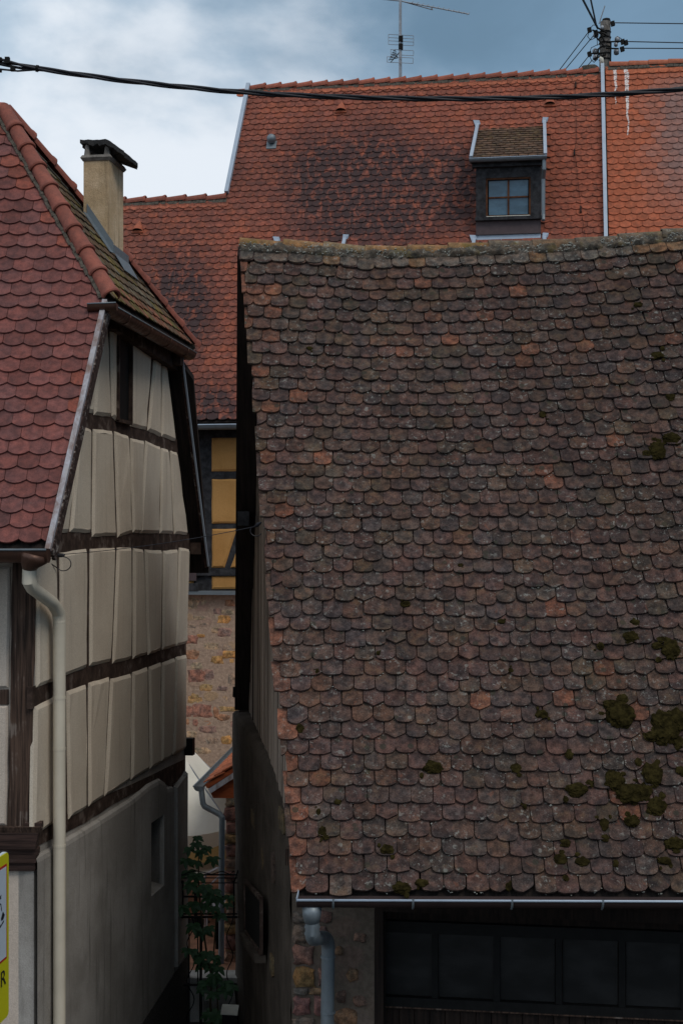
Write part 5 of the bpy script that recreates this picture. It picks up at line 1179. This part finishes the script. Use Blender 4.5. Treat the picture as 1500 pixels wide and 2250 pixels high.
slab('shed_wall', [V(qx.x + 0.02, 18.1, 0), V(qx.x + 0.7, 18.1, 0), V(qx.x + 0.7, 18.1, qx.z), V(qx.x + 0.02, 18.1, qx.z)], V(0.25, 3.9, 0), M['stone_mortar'], LT)
z = qx.z + 0.02; i = 0
while z > 0.5:
    h = SR.uniform(0.13, 0.21); w = SR.choice((0.24, 0.30)); z -= h
    stone_lump('quoin', V(qx.x + w / 2, 18.08, z + h / 2), V(1, 0, 0), V(0, 0, 1), V(0, -1, 0), w, h * 0.96, 0.06, M['stone'], LT, SR.choice([(0.21, 0.11, 0.095), (0.23, 0.15, 0.11), (0.19, 0.10, 0.085), (0.30, 0.20, 0.10)]) if i else (0.36, 0.30, 0.22), SR, 0.9); i += 1
sp = [g0 + V(0.03, 0.05, -0.03), at(446, 1765, 18.0), at(450, 1772, 18.0), at(484, 1790, 17.98), at(488, 1797, 17.96)]; e_ = at(486, 2200, 17.96); sp += [V(e_.x, e_.y, 0.5)]
so_ = autosmooth(solo('downpipe', M['zinc_dark'], LT, lambda m: m.tube(sp, 0.036, 12)), 30)
# retaining wall of the courtyard
rw = solo('retaining_wall', M['plaster_low'], None, lambda m: (m.box(V(-1.45, 17.36, 0.25), V(0.9, 0, 0), V(0, 0.08, 0), V(0, 0, 0.25)), m.box(V(-1.45, 17.31, 0.53), V(0.92, 0, 0), V(0, 0.16, 0), V(0, 0, 0.03)))); tag(rw, 'low rendered retaining wall with stone coping at the end of the alley', 'wall')
yw = solo('courtyard_wall', M['ochre_yard'], None, lambda m: m.box(WP0 + UD * 0.2 - VD * 0.35 + V(0, 0, 0) + V(0, 0, 0.5 + 0.75 - (WP0.z)), UD * 2.6, VD * 0.08, V(0, 0, 0.75))); tag(yw, 'ochre rendered wall at the rear of the courtyard behind the parasol', 'wall')

# ------------------------------------------------------------------ parasol
PS = thing('parasol', (-2.05, 20.8, 0.5), 'large cream garden parasol with scalloped valance in the courtyard', 'parasol')
pc0 = V(-2.62, 20.8, 0); ptop = at(330, 1560, 20.8).z; R0 = 1.45; zr = at(440, 1795, 20.8).z + 0.02
vs = [V(pc0.x, pc0.y, ptop)]; nn = 8
rim_ = [V(pc0.x + R0 * math.cos(2 * math.pi * (i + 0.15) / nn), pc0.y + R0 * math.sin(2 * math.pi * (i + 0.15) / nn), zr) for i in range(nn)]
for i in range(nn):
    a, b = rim_[i], rim_[(i + 1) % nn]; A = V(pc0.x, pc0.y, ptop); vsx = []; fsx = []
    for r_ in range(7):
        for c_ in range(7):
            t = r_ / 6; e = lerp(a, b, c_ / 6); p = lerp(A, e, t); sagd = 0.10 * math.sin(math.pi * t) * 0.7 + 0.05 * t * math.sin(math.pi * c_ / 6); vsx.append(p - V(0, 0, sagd))
    fsx = [(r_ * 7 + c_, r_ * 7 + c_ + 1, r_ * 7 + c_ + 8, r_ * 7 + c_ + 7) for r_ in range(6) for c_ in range(6)]
    b0 = len(vsx)
    for c_ in range(7):
        e = vsx[42 + c_]; vsx.append(e - V(0, 0, 0.16 + 0.06 * math.sin(math.pi * c_ / 6)))
    fsx += [(42 + c_, 43 + c_, b0 + c_ + 1, b0 + c_) for c_ in range(6)]
    mk('canopy_panel', vsx, fsx, M['parasol'], PS, False)
    solo('rib', M['steel'], PS, lambda m: m.tube([A - V(0, 0, 0.12), a - V(0, 0, 0.03)], 0.011, 6))
solo('pole', M['steel'], PS, lambda m: m.tube([V(pc0.x, pc0.y, 0.5), V(pc0.x, pc0.y, ptop - 0.02)], 0.03, 10))
solo('base', M['concrete'], PS, lambda m: m.tube([V(pc0.x, pc0.y, 0.50), V(pc0.x, pc0.y, 0.56), V(pc0.x, pc0.y, 0.60)], [0.32, 0.32, 0.1], 16))
# round table and chair under it
tb = thing('garden_table', (-1.95, 19.9, 0.5), 'round cream garden table under the parasol', 'table'); tp = at(430, 1905, 19.9); tzz = 1.24
solo('table_top', M['white'], tb, lambda m: m.tube([V(tp.x, tp.y, tzz - 0.03), V(tp.x, tp.y, tzz)], 0.34, 24))
solo('table_leg', M['iron'], tb, lambda m: m.tube([V(tp.x, tp.y, 0.55), V(tp.x, tp.y, tzz - 0.03)], 0.025, 8))
solo('table_foot', M['iron'], tb, lambda m: m.tube([V(tp.x, tp.y, 0.5), V(tp.x, tp.y, 0.55)], [0.2, 0.05], 12))
ch = thing('garden_chair', (-1.6, 19.0, 0.5), 'bentwood garden chair with rounded back beside the table', 'chair'); cp_ = at(470, 1960, 19.0)
cx, cy = cp_.x + 0.05, 19.0
solo('chair_back', M['barge'], ch, lambda m: (m.tube([V(cx - 0.19, cy, 0.95), V(cx - 0.19, cy, 1.2), V(cx - 0.15, cy, 1.36), V(cx, cy, 1.44), V(cx + 0.15, cy, 1.36), V(cx + 0.19, cy, 1.2), V(cx + 0.19, cy, 0.95)], 0.016, 8), m.tube([V(cx - 0.11, cy, 0.95), V(cx - 0.10, cy, 1.22), V(cx, cy, 1.32), V(cx + 0.10, cy, 1.22), V(cx + 0.11, cy, 0.95)], 0.012, 8)))
solo('seat', M['barge'], ch, lambda m: m.tube([V(cx, cy + 0.2, 0.92), V(cx, cy + 0.2, 0.95)], 0.22, 18))
for a, b in ((-0.16, 0.03), (0.16, 0.03), (-0.16, 0.36), (0.16, 0.36)): solo('leg', M['barge'], ch, lambda m: m.tube([V(cx + a * 1.1, cy + b, 0.5), V(cx + a, cy + b, 0.93)], 0.014, 6))

# ------------------------------------------------------------------ iron trellis with the climbing plant
TD = 16.9
TR = thing('iron_trellis', at(460, 2250, TD).xy.to_3d(), 'black wrought-iron plant trellis with wavy bars at the end of the alley', 'trellis')
def tr(x, y, d=0.0): return at(x, y, TD + d)
def rail(name, pts, r, d=0.0, n=6): solo(name, M['iron'], TR, lambda m: m.tube([tr(x, y, d) for x, y in pts], r, n))
for y, r in ((1922, 0.010), (1929, 0.007), (1940, 0.007), (2008, 0.010), (2015, 0.014), (2164, 0.012)): rail('rail', [(397 if y < 1960 or y > 2010 else 402, y), (522, y)] if y != 2164 else [(404, y), (440, y)], r, 0.0)
rail('rail', [(402, 1970), (514, 1970)], 0.012)
for x in (402, 514): rail('upright', [(x, 1935), (x, 2012)], 0.012)
rail('finial', [(387, 1911), (394, 1926), (400, 1940)], 0.010); rail('finial', [(523, 1912), (519, 1926), (514, 1940)], 0.010)
rail('finial', [(465, 1921), (488, 1914), (505, 1921), (515, 1913)], 0.006); rail('finial', [(400, 1921), (430, 1913), (465, 1921)], 0.006)
for x in (416, 435, 477): rail('bar', [(x, 2012), (x, 2164 if x != 477 else 2085)], 0.008 if x != 477 else 0.02)
gz = lambda x: 2268
for x, amp, y0, y1 in ((419, 8, 2012, 2268), (505, 7, 2012, 2268)):
    rail('wavy_bar', [(x + amp * math.sin((y - y0) / 82 * 2 * math.pi + (1.2 if x > 450 else 0)), y) for y in range(y0, y1, 8)], 0.0065)
rail('upright', [(442, 2012), (441, 2268)], 0.018)
PL = thing('climbing_plant', at(462, 2250, TD - 0.05).xy.to_3d(), 'dark green five-leaved climbing plant growing up the iron trellis', 'plant')
stem_pts = [(466, 2268), (462, 2200), (466, 2150), (455, 2100), (448, 2050), (440, 1990), (436, 1930), (437, 1880), (434, 1845)]
solo('stem', M['stem'], PL, lambda m: m.tube([tr(x, y, -0.03) for x, y in stem_pts], [0.016 - 0.0012 * i for i in range(len(stem_pts))], 6))
solo('stem', M['stem'], PL, lambda m: m.tube([tr(x, y, -0.02) for x, y in ((480, 2268), (478, 2180), (470, 2090), (476, 2010), (482, 1960))], 0.010, 6))
LR = random.Random(5)
leafm = []
for k in range(4):
    Ls_, wd = 1.0, 0.54; vs = []; fs = []; n = 5
    for i in range(n + 1):
        t = i / n; w = wd * math.sin(math.pi * min(1, t * 0.94 + 0.05)) ** 0.8 * (1 - 0.35 * t); z = -0.22 * t * t
        vs += [(-w / 2, t, z + 0.05 * w), (0, t, z), (w / 2, t, z + 0.05 * w)]
    for i in range(n):
        a = 3 * i; fs += [(a, a + 1, a + 4, a + 3), (a + 1, a + 2, a + 5, a + 4)]
    me = bpy.data.meshes.new('leaflet'); me.from_pydata(vs, [], fs); me.materials.append(M['leaf']); me.update(); leafm.append(me)
clusters = [(433, 1838, 15), (430, 1852, 18), (416, 1862, 17), (456, 1860, 17), (441, 1868, 18), (408, 1888, 20), (468, 1884, 20), (432, 1892, 18), (414, 1914, 22), (433, 1920, 22), (420, 1940, 22), (452, 1945, 22), (436, 1950, 20), (470, 1955, 20), (458, 1968, 22), (478, 1972, 20),
            (400, 1990, 24), (424, 1982, 20), (448, 1986, 22), (470, 1992, 18), (503, 1968, 15), (500, 1985, 14), (484, 2008, 18), (426, 2030, 22), (446, 2040, 24), (460, 2036, 18), (412, 2084, 16), (424, 2086, 16), (440, 2094, 20), (456, 2092, 20), (472, 2100, 20), (446, 2112, 22), (466, 2118, 22), (480, 2125, 18), (438, 2104, 16), (470, 2140, 20),
            (450, 2156, 20), (476, 2150, 20), (500, 2156, 18), (496, 2172, 22), (512, 2165, 16), (470, 2180, 18), (444, 2170, 16), (466, 2218, 20), (478, 2232, 20), (456, 2226, 18), (470, 2246, 20), (484, 2222, 14)]
for (x, y, r) in clusters:
    c = tr(x, y, LR.uniform(-0.14, 0.03)); L_ = r / F * TD * 1.22; tw = LR.uniform(-0.5, 0.5); tiltv = LR.uniform(-0.5, 0.3)
    for j in range(5):
        a = math.radians(-100 + 50 * j) + tw * 0.4 + LR.uniform(-0.15, 0.15)
        dirv = V(math.sin(a), -0.45 + LR.uniform(-0.3, 0.3), -math.cos(a) * 0.65 - 0.12).normalized(); nv_ = V(LR.uniform(-0.3, 0.3), -0.75, 0.65 + tiltv * 0.3).normalized()
        ex = dirv.cross(nv_).normalized(); ez = ex.cross(dirv); sc = L_ * (1.0 if j in (1, 2, 3) else 0.72) * LR.uniform(0.85, 1.1)
        o = new('leaf', LR.choice(leafm), M['leaf'], PL)
        mtx = Matrix(((ex.x * sc, dirv.x * sc, ez.x * sc, c.x), (ex.y * sc, dirv.y * sc, ez.y * sc, c.y), (ex.z * sc, dirv.z * sc, ez.z * sc, c.z), (0, 0, 0, 1)))
        o.matrix_basis = Matrix.Translation(-PL.location) @ mtx
bx1 = solo('junction_box', M['white'], None, lambda m: m.box(at(457, 2190, 17.25), V(0.036, 0, 0), V(0, 0.025, 0), V(0, 0, 0.04))); tag(bx1, 'small white plastic box on the retaining wall behind the trellis', 'box')
pb = at(506, 2222, 16.6)
mbx = thing('letter_box', (pb.x, pb.y, 0), 'dark box with pale lid beside the climbing plant', 'box')
solo('box_body', M['iron'], mbx, lambda m: m.box(V(pb.x, pb.y, pb.z / 2), V(0.085, 0, 0), V(0, 0.10, 0), V(0, 0, pb.z / 2)))
solo('box_lid', M['white'], mbx, lambda m: m.prism([V(pb.x - 0.10, pb.y - 0.12, pb.z + 0.002), V(pb.x + 0.09, pb.y - 0.12, pb.z - 0.01), V(pb.x + 0.09, pb.y + 0.12, pb.z + 0.02), V(pb.x - 0.10, pb.y + 0.12, pb.z + 0.03)], V(0, 0, 0.015)))

# ------------------------------------------------------------------ roof aerial
AD = 26.9
AN = thing('television_aerial', rs_back(*us_back(879, 190)) , 'television aerial on a tall mast above the orange ridge', 'aerial')
def an(x, y, d=0.0): return at(x, y, AD + d)
solo('mast', M['steel'], AN, lambda m: m.tube([an(879, 215), an(879, -10)], [0.032, 0.026], 10))
solo('boom', M['steel'], AN, lambda m: m.tube([an(838, -2, 0.2), an(878, 2), an(1030, 31, -0.3)], 0.012, 6))
solo('boom', M['steel'], AN, lambda m: m.tube([an(884, 3), an(948, 21, -0.1)], 0.010, 6))
for i in range(12):
    t = i / 11; x, y = lerp(905, 1028, t), lerp(5, 30.5, t); d = lerp(-0.05, -0.3, t)
    solo('element', M['steel'], AN, lambda m: m.tube([an(x - 3, y + 2, d - 0.10), an(x + 3, y - 2.5, d + 0.10)], 0.006, 5))
solo('element', M['steel'], AN, lambda m: m.tube([an(946, 14, -0.1), an(950, 22, -0.1)], 0.012, 6))
def grid_(x0, x1, ys, d):
    for y in ys: solo('element', M['steel'], AN, lambda m: m.tube([an(x0, y - 1.5, d), an(x1, y + 1.5, d)], 0.0055, 5))
    solo('element', M['steel'], AN, lambda m: m.tube([an(x1, ys[0] + 1.5, d), an(x1, ys[-1] + 1.5, d)], 0.0055, 5))
    solo('element', M['steel'], AN, lambda m: m.tube([an(x0, ys[0] - 1.5, d), an(x0, ys[-1] - 1.5, d)], 0.0055, 5))
grid_(853, 908, [77, 84, 91, 99], 0.1); grid_(858, 908, [110, 121], 0.05); grid_(850, 907, [126, 138], -0.05)
for i in range(6): solo('element', M['iron'], AN, lambda m: m.tube([an(853 + i * 2, 132 - i * 4, -0.2 - i * 0.06), an(874 - i * 1, 127 - i * 3.3, -0.2 - i * 0.06)], 0.008, 5))
solo('element', M['iron'], AN, lambda m: m.tube([an(858, 137, -0.5), an(876, 116, -0.1)], 0.008, 5))
for y in (86, 103): solo('bracket', M['iron'], AN, lambda m: m.box(an(880, y), V(0.04, 0, 0), V(0, 0.05, 0), V(0, 0, 0.05)))

# ------------------------------------------------------------------ power pole and its wires
PD = 28.6
pp = at(1328, 150, PD)
PO = thing('power_pole', (pp.x, pp.y, 0), 'concrete power pole with insulators rising behind the orange roofs', 'pole')
def po(x, y, d=0.0): return at(x, y, PD + d)
solo('shaft', M['concrete'], PO, lambda m: m.tube([V(pp.x - 0.03, pp.y, 0), po(1327, 200), po(1329, 48)], [0.17, 0.115, 0.10], 10))
solo('pole_cap', M['iron'], PO, lambda m: m.tube([po(1331, 50), po(1331, 46), po(1331, 42), po(1331, 40)], [0.075, 0.085, 0.075, 0.03], 12))
def insul(x, y, d=0.0, s=1.0): solo('insulator', M['steel'], PO, lambda m: m.tube([po(x, y + 8 * s, d), po(x, y + 6 * s, d), po(x, y + 1, d), po(x, y - 3 * s, d), po(x, y - 6 * s, d)], [0.02, 0.05 * s, 0.055 * s, 0.05 * s, 0.015], 10), True)
for q in ((1355, 86), (1353, 113), (1308, 75), (1306, 112), (1307, 125), (1352, 97, 0, 0.7), (1322, 60, -0.1, 0.7)): insul(*q)
def strut(pts, r=0.016): solo('cross_arm', M['iron'], PO, lambda m: m.tube([po(x, y, -0.14) for x, y in pts], r, 6))
for q in ([(1300, 66), (1330, 76)], [(1306, 78), (1328, 104)], [(1330, 92), (1362, 91)], [(1330, 106), (1358, 107)], [(1341, 92), (1340, 140)], [(1296, 118), (1330, 116)], [(1302, 130), (1330, 120)], [(1310, 60), (1332, 72)], [(1318, 70), (1326, 90)], [(1312, 126), (1314, 106)]): strut(q)
for y in (70, 82, 94, 104, 118, 130): solo('band', M['iron'], PO, lambda m: m.tube([po(1328, y), po(1328, y + 2.5)], 0.122, 10))
def jumper(pts): solo('jumper_wire', M['cable'], PO, lambda m: m.tube([po(x, y, -0.2) for x, y in pts], 0.007, 5))
for q in ([(1294, 68), (1290, 80), (1296, 88), (1305, 84), (1308, 74)], [(1293, 120), (1298, 132), (1304, 137), (1312, 130)], [(1294, 116), (1298, 105), (1310, 99), (1322, 97)], [(1337, 52), (1340, 64), (1338, 82), (1334, 90)], [(1296, 62), (1302, 55), (1312, 56)], [(1300, 118), (1306, 108), (1318, 108)], [(1354, 80), (1362, 84), (1370, 90)], [(1310, 80), (1311, 92), (1311, 100)]): jumper(q)
for (x, y) in ((1294, 66), (1294, 119), (1308, 72), (1345, 52), (1367, 92), (1374, 94), (1366, 108)): solo('clamp', M['iron'], PO, lambda m: m.box(po(x, y, -0.2), V(0.035, 0, 0.01), V(0, 0.03, 0), V(-0.01, 0, 0.045)))
def wire(name, a, b, r, label, group, mat='cable', sag=0.0, n=14):
    pts = [lerp(a, b, i / n) - V(0, 0, sag * 4 * (i / n) * (1 - i / n)) for i in range(n + 1)]
    o = solo(name, M[mat], None, lambda m: m.tube(pts, r, 6)); tag(o, label, 'wire', group); return o
ext = lambda a, b, k: a + (b - a) * k
wl = 'thin power wire running right from the power pole'
wire('power_wire', po(1345, 50), ext(po(1345, 50), at(1500, 52, PD - 0.2), 4), 0.010, 'thin wire running from just under the cap of the power pole', 'wires running right from the pole')
wire('power_wire', po(1366, 91), ext(po(1366, 91), at(1500, 94, PD - 0.2), 4), 0.010, 'thin wire running from the upper pale insulator of the power pole', 'wires running right from the pole')
wire('power_wire', po(1360, 106), ext(po(1360, 106), at(1500, 106.5, PD - 0.2), 4), 0.010, 'thin wire running from the lower pale insulator of the power pole', 'wires running right from the pole')
wu = 'black service cable climbing steeply from the power pole'
wire('service_cable', po(1312, 62, -0.2), ext(po(1312, 62, -0.2), at(1280, 0, PD - 2.2), 5), 0.022, 'thicker, more slanted of two black cables climbing from the power pole', 'cables climbing from the pole', sag=0.0)
wire('service_cable', po(1309, 56, -0.2), ext(po(1309, 56, -0.2), at(1297, 0, PD - 2.2), 5), 0.017, 'thinner, steeper of two black cables climbing from the power pole', 'cables climbing from the pole')
wire('stay_rod', po(1315, 52), po(1327.5, 13), 0.013, 'short grey rod sticking up beside the pole top', None, 'steel', n=2)
wd_ = 'thin wire dropping from the power pole behind the roof ridge'
for (x0, y0, x1, y1, wd_) in ((1292, 70, 1225, 158, 'wire dropping to the ridge from the outer clamp of the pole\'s upper bracket'), (1303, 78, 1238, 156, 'wire dropping to the ridge from the inner insulator of the pole\'s upper bracket'), (1294, 121, 1266, 156, 'wire dropping to the ridge from the outer clamp of the pole\'s lower bracket'), (1300, 132, 1281, 154, 'short wire dropping to the ridge from the underside of the pole\'s lower bracket')):
    a = po(x0, y0, -0.2); wire('drop_wire', a, ext(a, at(x1, y1, PD + 0.6), 1.6), 0.009, wd_, 'wires dropping from the pole', n=4)

# ------------------------------------------------------------------ bundled cable across the street
CD = 9.0
cab = [(-700, 30), (-350, 82), (0, 136), (60, 147), (150, 160), (250, 174), (375, 188), (500, 200), (625, 208), (750, 213), (875, 216), (1000, 217), (1125, 216), (1250, 212), (1375, 205), (1500, 195), (1800, 165), (2200, 110)]
def cabp(x):
    for i in range(len(cab) - 1):
        if cab[i][0] <= x <= cab[i + 1][0]:
            p0, p1, p2, p3 = cab[max(0, i - 1)], cab[i], cab[i + 1], cab[min(len(cab) - 1, i + 2)]; t = (x - p1[0]) / (p2[0] - p1[0])
            m1 = (p2[1] - p0[1]) / (p2[0] - p0[0]) * (p2[0] - p1[0]); m2 = (p3[1] - p1[1]) / (p3[0] - p1[0]) * (p2[0] - p1[0])
            y = (2 * t ** 3 - 3 * t * t + 1) * p1[1] + (t ** 3 - 2 * t * t + t) * m1 + (-2 * t ** 3 + 3 * t * t) * p2[1] + (t ** 3 - t * t) * m2; return at(x, y, CD)
    return at(x, cab[-1][1], CD)
OC = thing('overhead_cable', cabp(60), 'thick twisted black cable bundle sagging across in front of the orange roof', 'cable')
for k in range(3):
    pts = []
    for i in range(241):
        x = lerp(-650, 2100, i / 240); ph = 2 * math.pi * (x / 330 + k / 3); loose = 1.0 + 0.5 * max(0, math.sin(x / 130))
        rr_ = 0.0092 * (1.0 if x > 85 else 1.0 + (85 - x) / 85 * 0.9 if x > 0 else 1.9); pts.append(cabp(x) + V(0, math.cos(ph) * rr_, math.sin(ph) * rr_))
    solo('strand', M['cable'], OC, lambda m: m.tube(pts, 0.0088, 7), True)
for (x, y, w, h) in ((17, 133, 5, 7), (0, 131, 5, 4), (29, 151, 5, 5), (0, 155, 4, 3)): solo('clamp', M['iron'], OC, lambda m: m.box(at(x, y, CD - 0.02), V(w / F * CD, 0, 0), V(0, 0.014, 0), V(0, 0, h / F * CD)))
solo('clamp', M['iron'], OC, lambda m: m.tube([at(17, 127, CD - .02), at(17, 142, CD - 0.02)], 0.008, 8))
solo('strand', M['cable'], OC, lambda m: m.tube([at(-20, 130, CD - .02), at(10, 133, CD - .02), at(45, 142, CD - .01), at(85, 150, CD)], 0.006, 6))
solo('strand', M['cable'], OC, lambda m: m.tube([at(-20, 150, CD - .02), at(10, 153, CD - .02), at(40, 156, CD - .01), at(82, 153, CD)], 0.006, 6))
solo('clamp', M['iron'], OC, lambda m: m.tube([at(80, 150, CD), at(85, 151, CD)], 0.022, 8))
# thin wire over the alley
AW = thing('alley_wire', at(140, 1218, 12.6), 'thin black wire stretched over the alley between the two gables', 'wire')
a, b = at(140, 1218, 12.75), at(560, 1157, 12.6)
solo('span', M['cable'], AW, lambda m: m.tube([lerp(a, b, i / 14) - V(0, 0, 0.03 * 4 * (i / 14) * (1 - i / 14)) for i in range(15)], 0.0034, 6))
def loop(cx_, cy_, r, D_, a0, a1, n=20): return [at(cx_ + r * math.cos(math.radians(lerp(a0, a1, i / n))), cy_ + r * 0.92 * math.sin(math.radians(lerp(a0, a1, i / n))), D_) for i in range(n + 1)]
solo('drip_loop', M['cable'], AW, lambda m: m.tube([at(118, 1217, 12.76)] + loop(140, 1239, 16.5, 12.74, -75, 140) + [at(105, 1233, 12.6)], 0.0046, 6))
solo('tension_clamp', M['cable'], AW, lambda m: m.tube([at(124, 1219, 12.75), at(128, 1220, 12.75), at(140, 1220, 12.75), at(143, 1218, 12.75)], [0.008, 0.02, 0.017, 0.006], 8))
solo('drip_loop', M['cable'], AW, lambda m: m.tube(loop(563, 1166, 13, 12.58, -150, -330), 0.004, 6))
solo('tension_clamp', M['cable'], AW, lambda m: m.tube([at(558, 1158, 12.6), at(566, 1153, 12.58), at(574, 1148, 12.55)], [0.006, 0.018, 0.008], 8))

# ------------------------------------------------------------------ road sign
SD0 = 8.7
sp0 = at(18, 1900, SD0); sdir = V(0.1, 1, 0).normalized(); snn = V(sdir.y, -sdir.x, 0)
RSN = thing('road_sign', (sp0.x - 0.06, sp0.y - 0.36, 0), 'yellow road sign with red-framed white panel by the house front', 'sign')
def sg(px, py, off=0.0): return hit(px, py, sp0 + snn * off, snn)
ztop_, zbot_ = sg(20, 1871).z, sg(14, 2236).z; yR = (sg(20, 1890) - sp0).dot(sdir); wS = 0.72
def sq(d, z, off=0.0): q = sp0 + sdir * (yR - d) + snn * off; return V(q.x, q.y, z)
def rrect(d0, d1, z0, z1, r, off):
    pts = []
    for (dc, zc, a0) in ((d0 + r, z1 - r, 90), (d1 - r, z1 - r, 0), (d1 - r, z0 + r, -90), (d0 + r, z0 + r, 180)):
        for k in range(6):
            a = math.radians(a0 + (90 - 18 * k)); pts.append(sq(dc + r * math.cos(a), zc + r * math.sin(a), off))
    return pts
solo('sign_plate', M['sign_yellow'], RSN, lambda m: m.prism(rrect(0, wS, zbot_, ztop_, 0.035, 0.0), -snn * 0.025))
solo('sign_edge', M['sign_white'], RSN, lambda m: m.prism(rrect(-0.004, wS + 0.004, zbot_ - 0.004, ztop_ + 0.004, 0.037, -0.006), -snn * 0.022))
zi1, zi0 = sg(15, 1896).z, sg(13, 2105).z; di = yR - (sg(15, 1960) - sp0).dot(sdir); 
def band(d0, d1, z0, z1, off, mat, name): solo(name, M[mat], RSN, lambda m: m.prism([sq(d0, z0, off), sq(d1, z0, off), sq(d1, z1, off), sq(d0, z1, off)], snn * 0.001))
zi1, zi0 = sq(di, 0).z + 0, 0
zi1 = sg(15, 1897).z; zi0 = sg(14, 2106).z
band(di, wS - di, zi0, zi1, 0.001, 'sign_red', 'red_border'); band(di + 0.014, wS - di - 0.014, zi0 + 0.014, zi1 - 0.014, 0.0025, 'sign_white', 'white_panel')
def mark(pts, name='pictogram'): solo(name, M['sign_black'], RSN, lambda m: m.prism([sg(x, y, 0.0042) for x, y in pts], snn * 0.001))
mark([(-2, 1968), (-1.0, 1966), (3.5, 1974), (2.6, 1976)]); mark([(-2, 1976), (0.5, 1973), (3.0, 1966), (3.6, 1967.5), (1, 1976)])
mark([(-2, 1985), (3, 1985.5), (5, 2002), (3.6, 2001), (2.2, 1988), (-2, 1988)])
mark([(3, 2018), (7, 2003), (11, 2010), (7.5, 2021), (3.2, 2023)])
mark([(-3, 2036), (0, 2034), (1, 2030), (1.3, 2035), (8, 2023), (9.3, 2022), (8.8, 2026), (1, 2039), (-3, 2042)])
# letter R of the caption
cur = bpy.data.curves.new('letter', 'FONT'); cur.body = 'R'; cur.size = 1.0; tmp = bpy.data.objects.new('letter', cur); COL.objects.link(tmp)
dg = bpy.context.evaluated_depsgraph_get(); me = bpy.data.meshes.new_from_object(tmp.evaluated_get(dg)); bpy.data.objects.remove(tmp)
xs = [v.co.x for v in me.vertices]; ys = [v.co.y for v in me.vertices]
lx0, lx1 = (sg(2.2, 2150) - sp0).dot(sdir), (sg(13.0, 2145) - sp0).dot(sdir); lz0, lz1 = sg(8, 2165).z, sg(8, 2131).z
for v in me.vertices:
    a = (v.co.x - min(xs)) / (max(xs) - min(xs)); b = (v.co.y - min(ys)) / (max(ys) - min(ys))
    q = sp0 + sdir * lerp(lx0, lx1, a) + snn * 0.0035; v.co = V(q.x, q.y, lerp(lz0, lz1, b))
me.materials.clear(); lo_ = new('letter', me, M['sign_black'], RSN)
solo('post', M['steel'], RSN, lambda m: m.tube([sq(0.36, 0, -0.055), sq(0.36, ztop_ - 0.03, -0.055)], 0.03, 12))
print('objects', len(SC.objects))
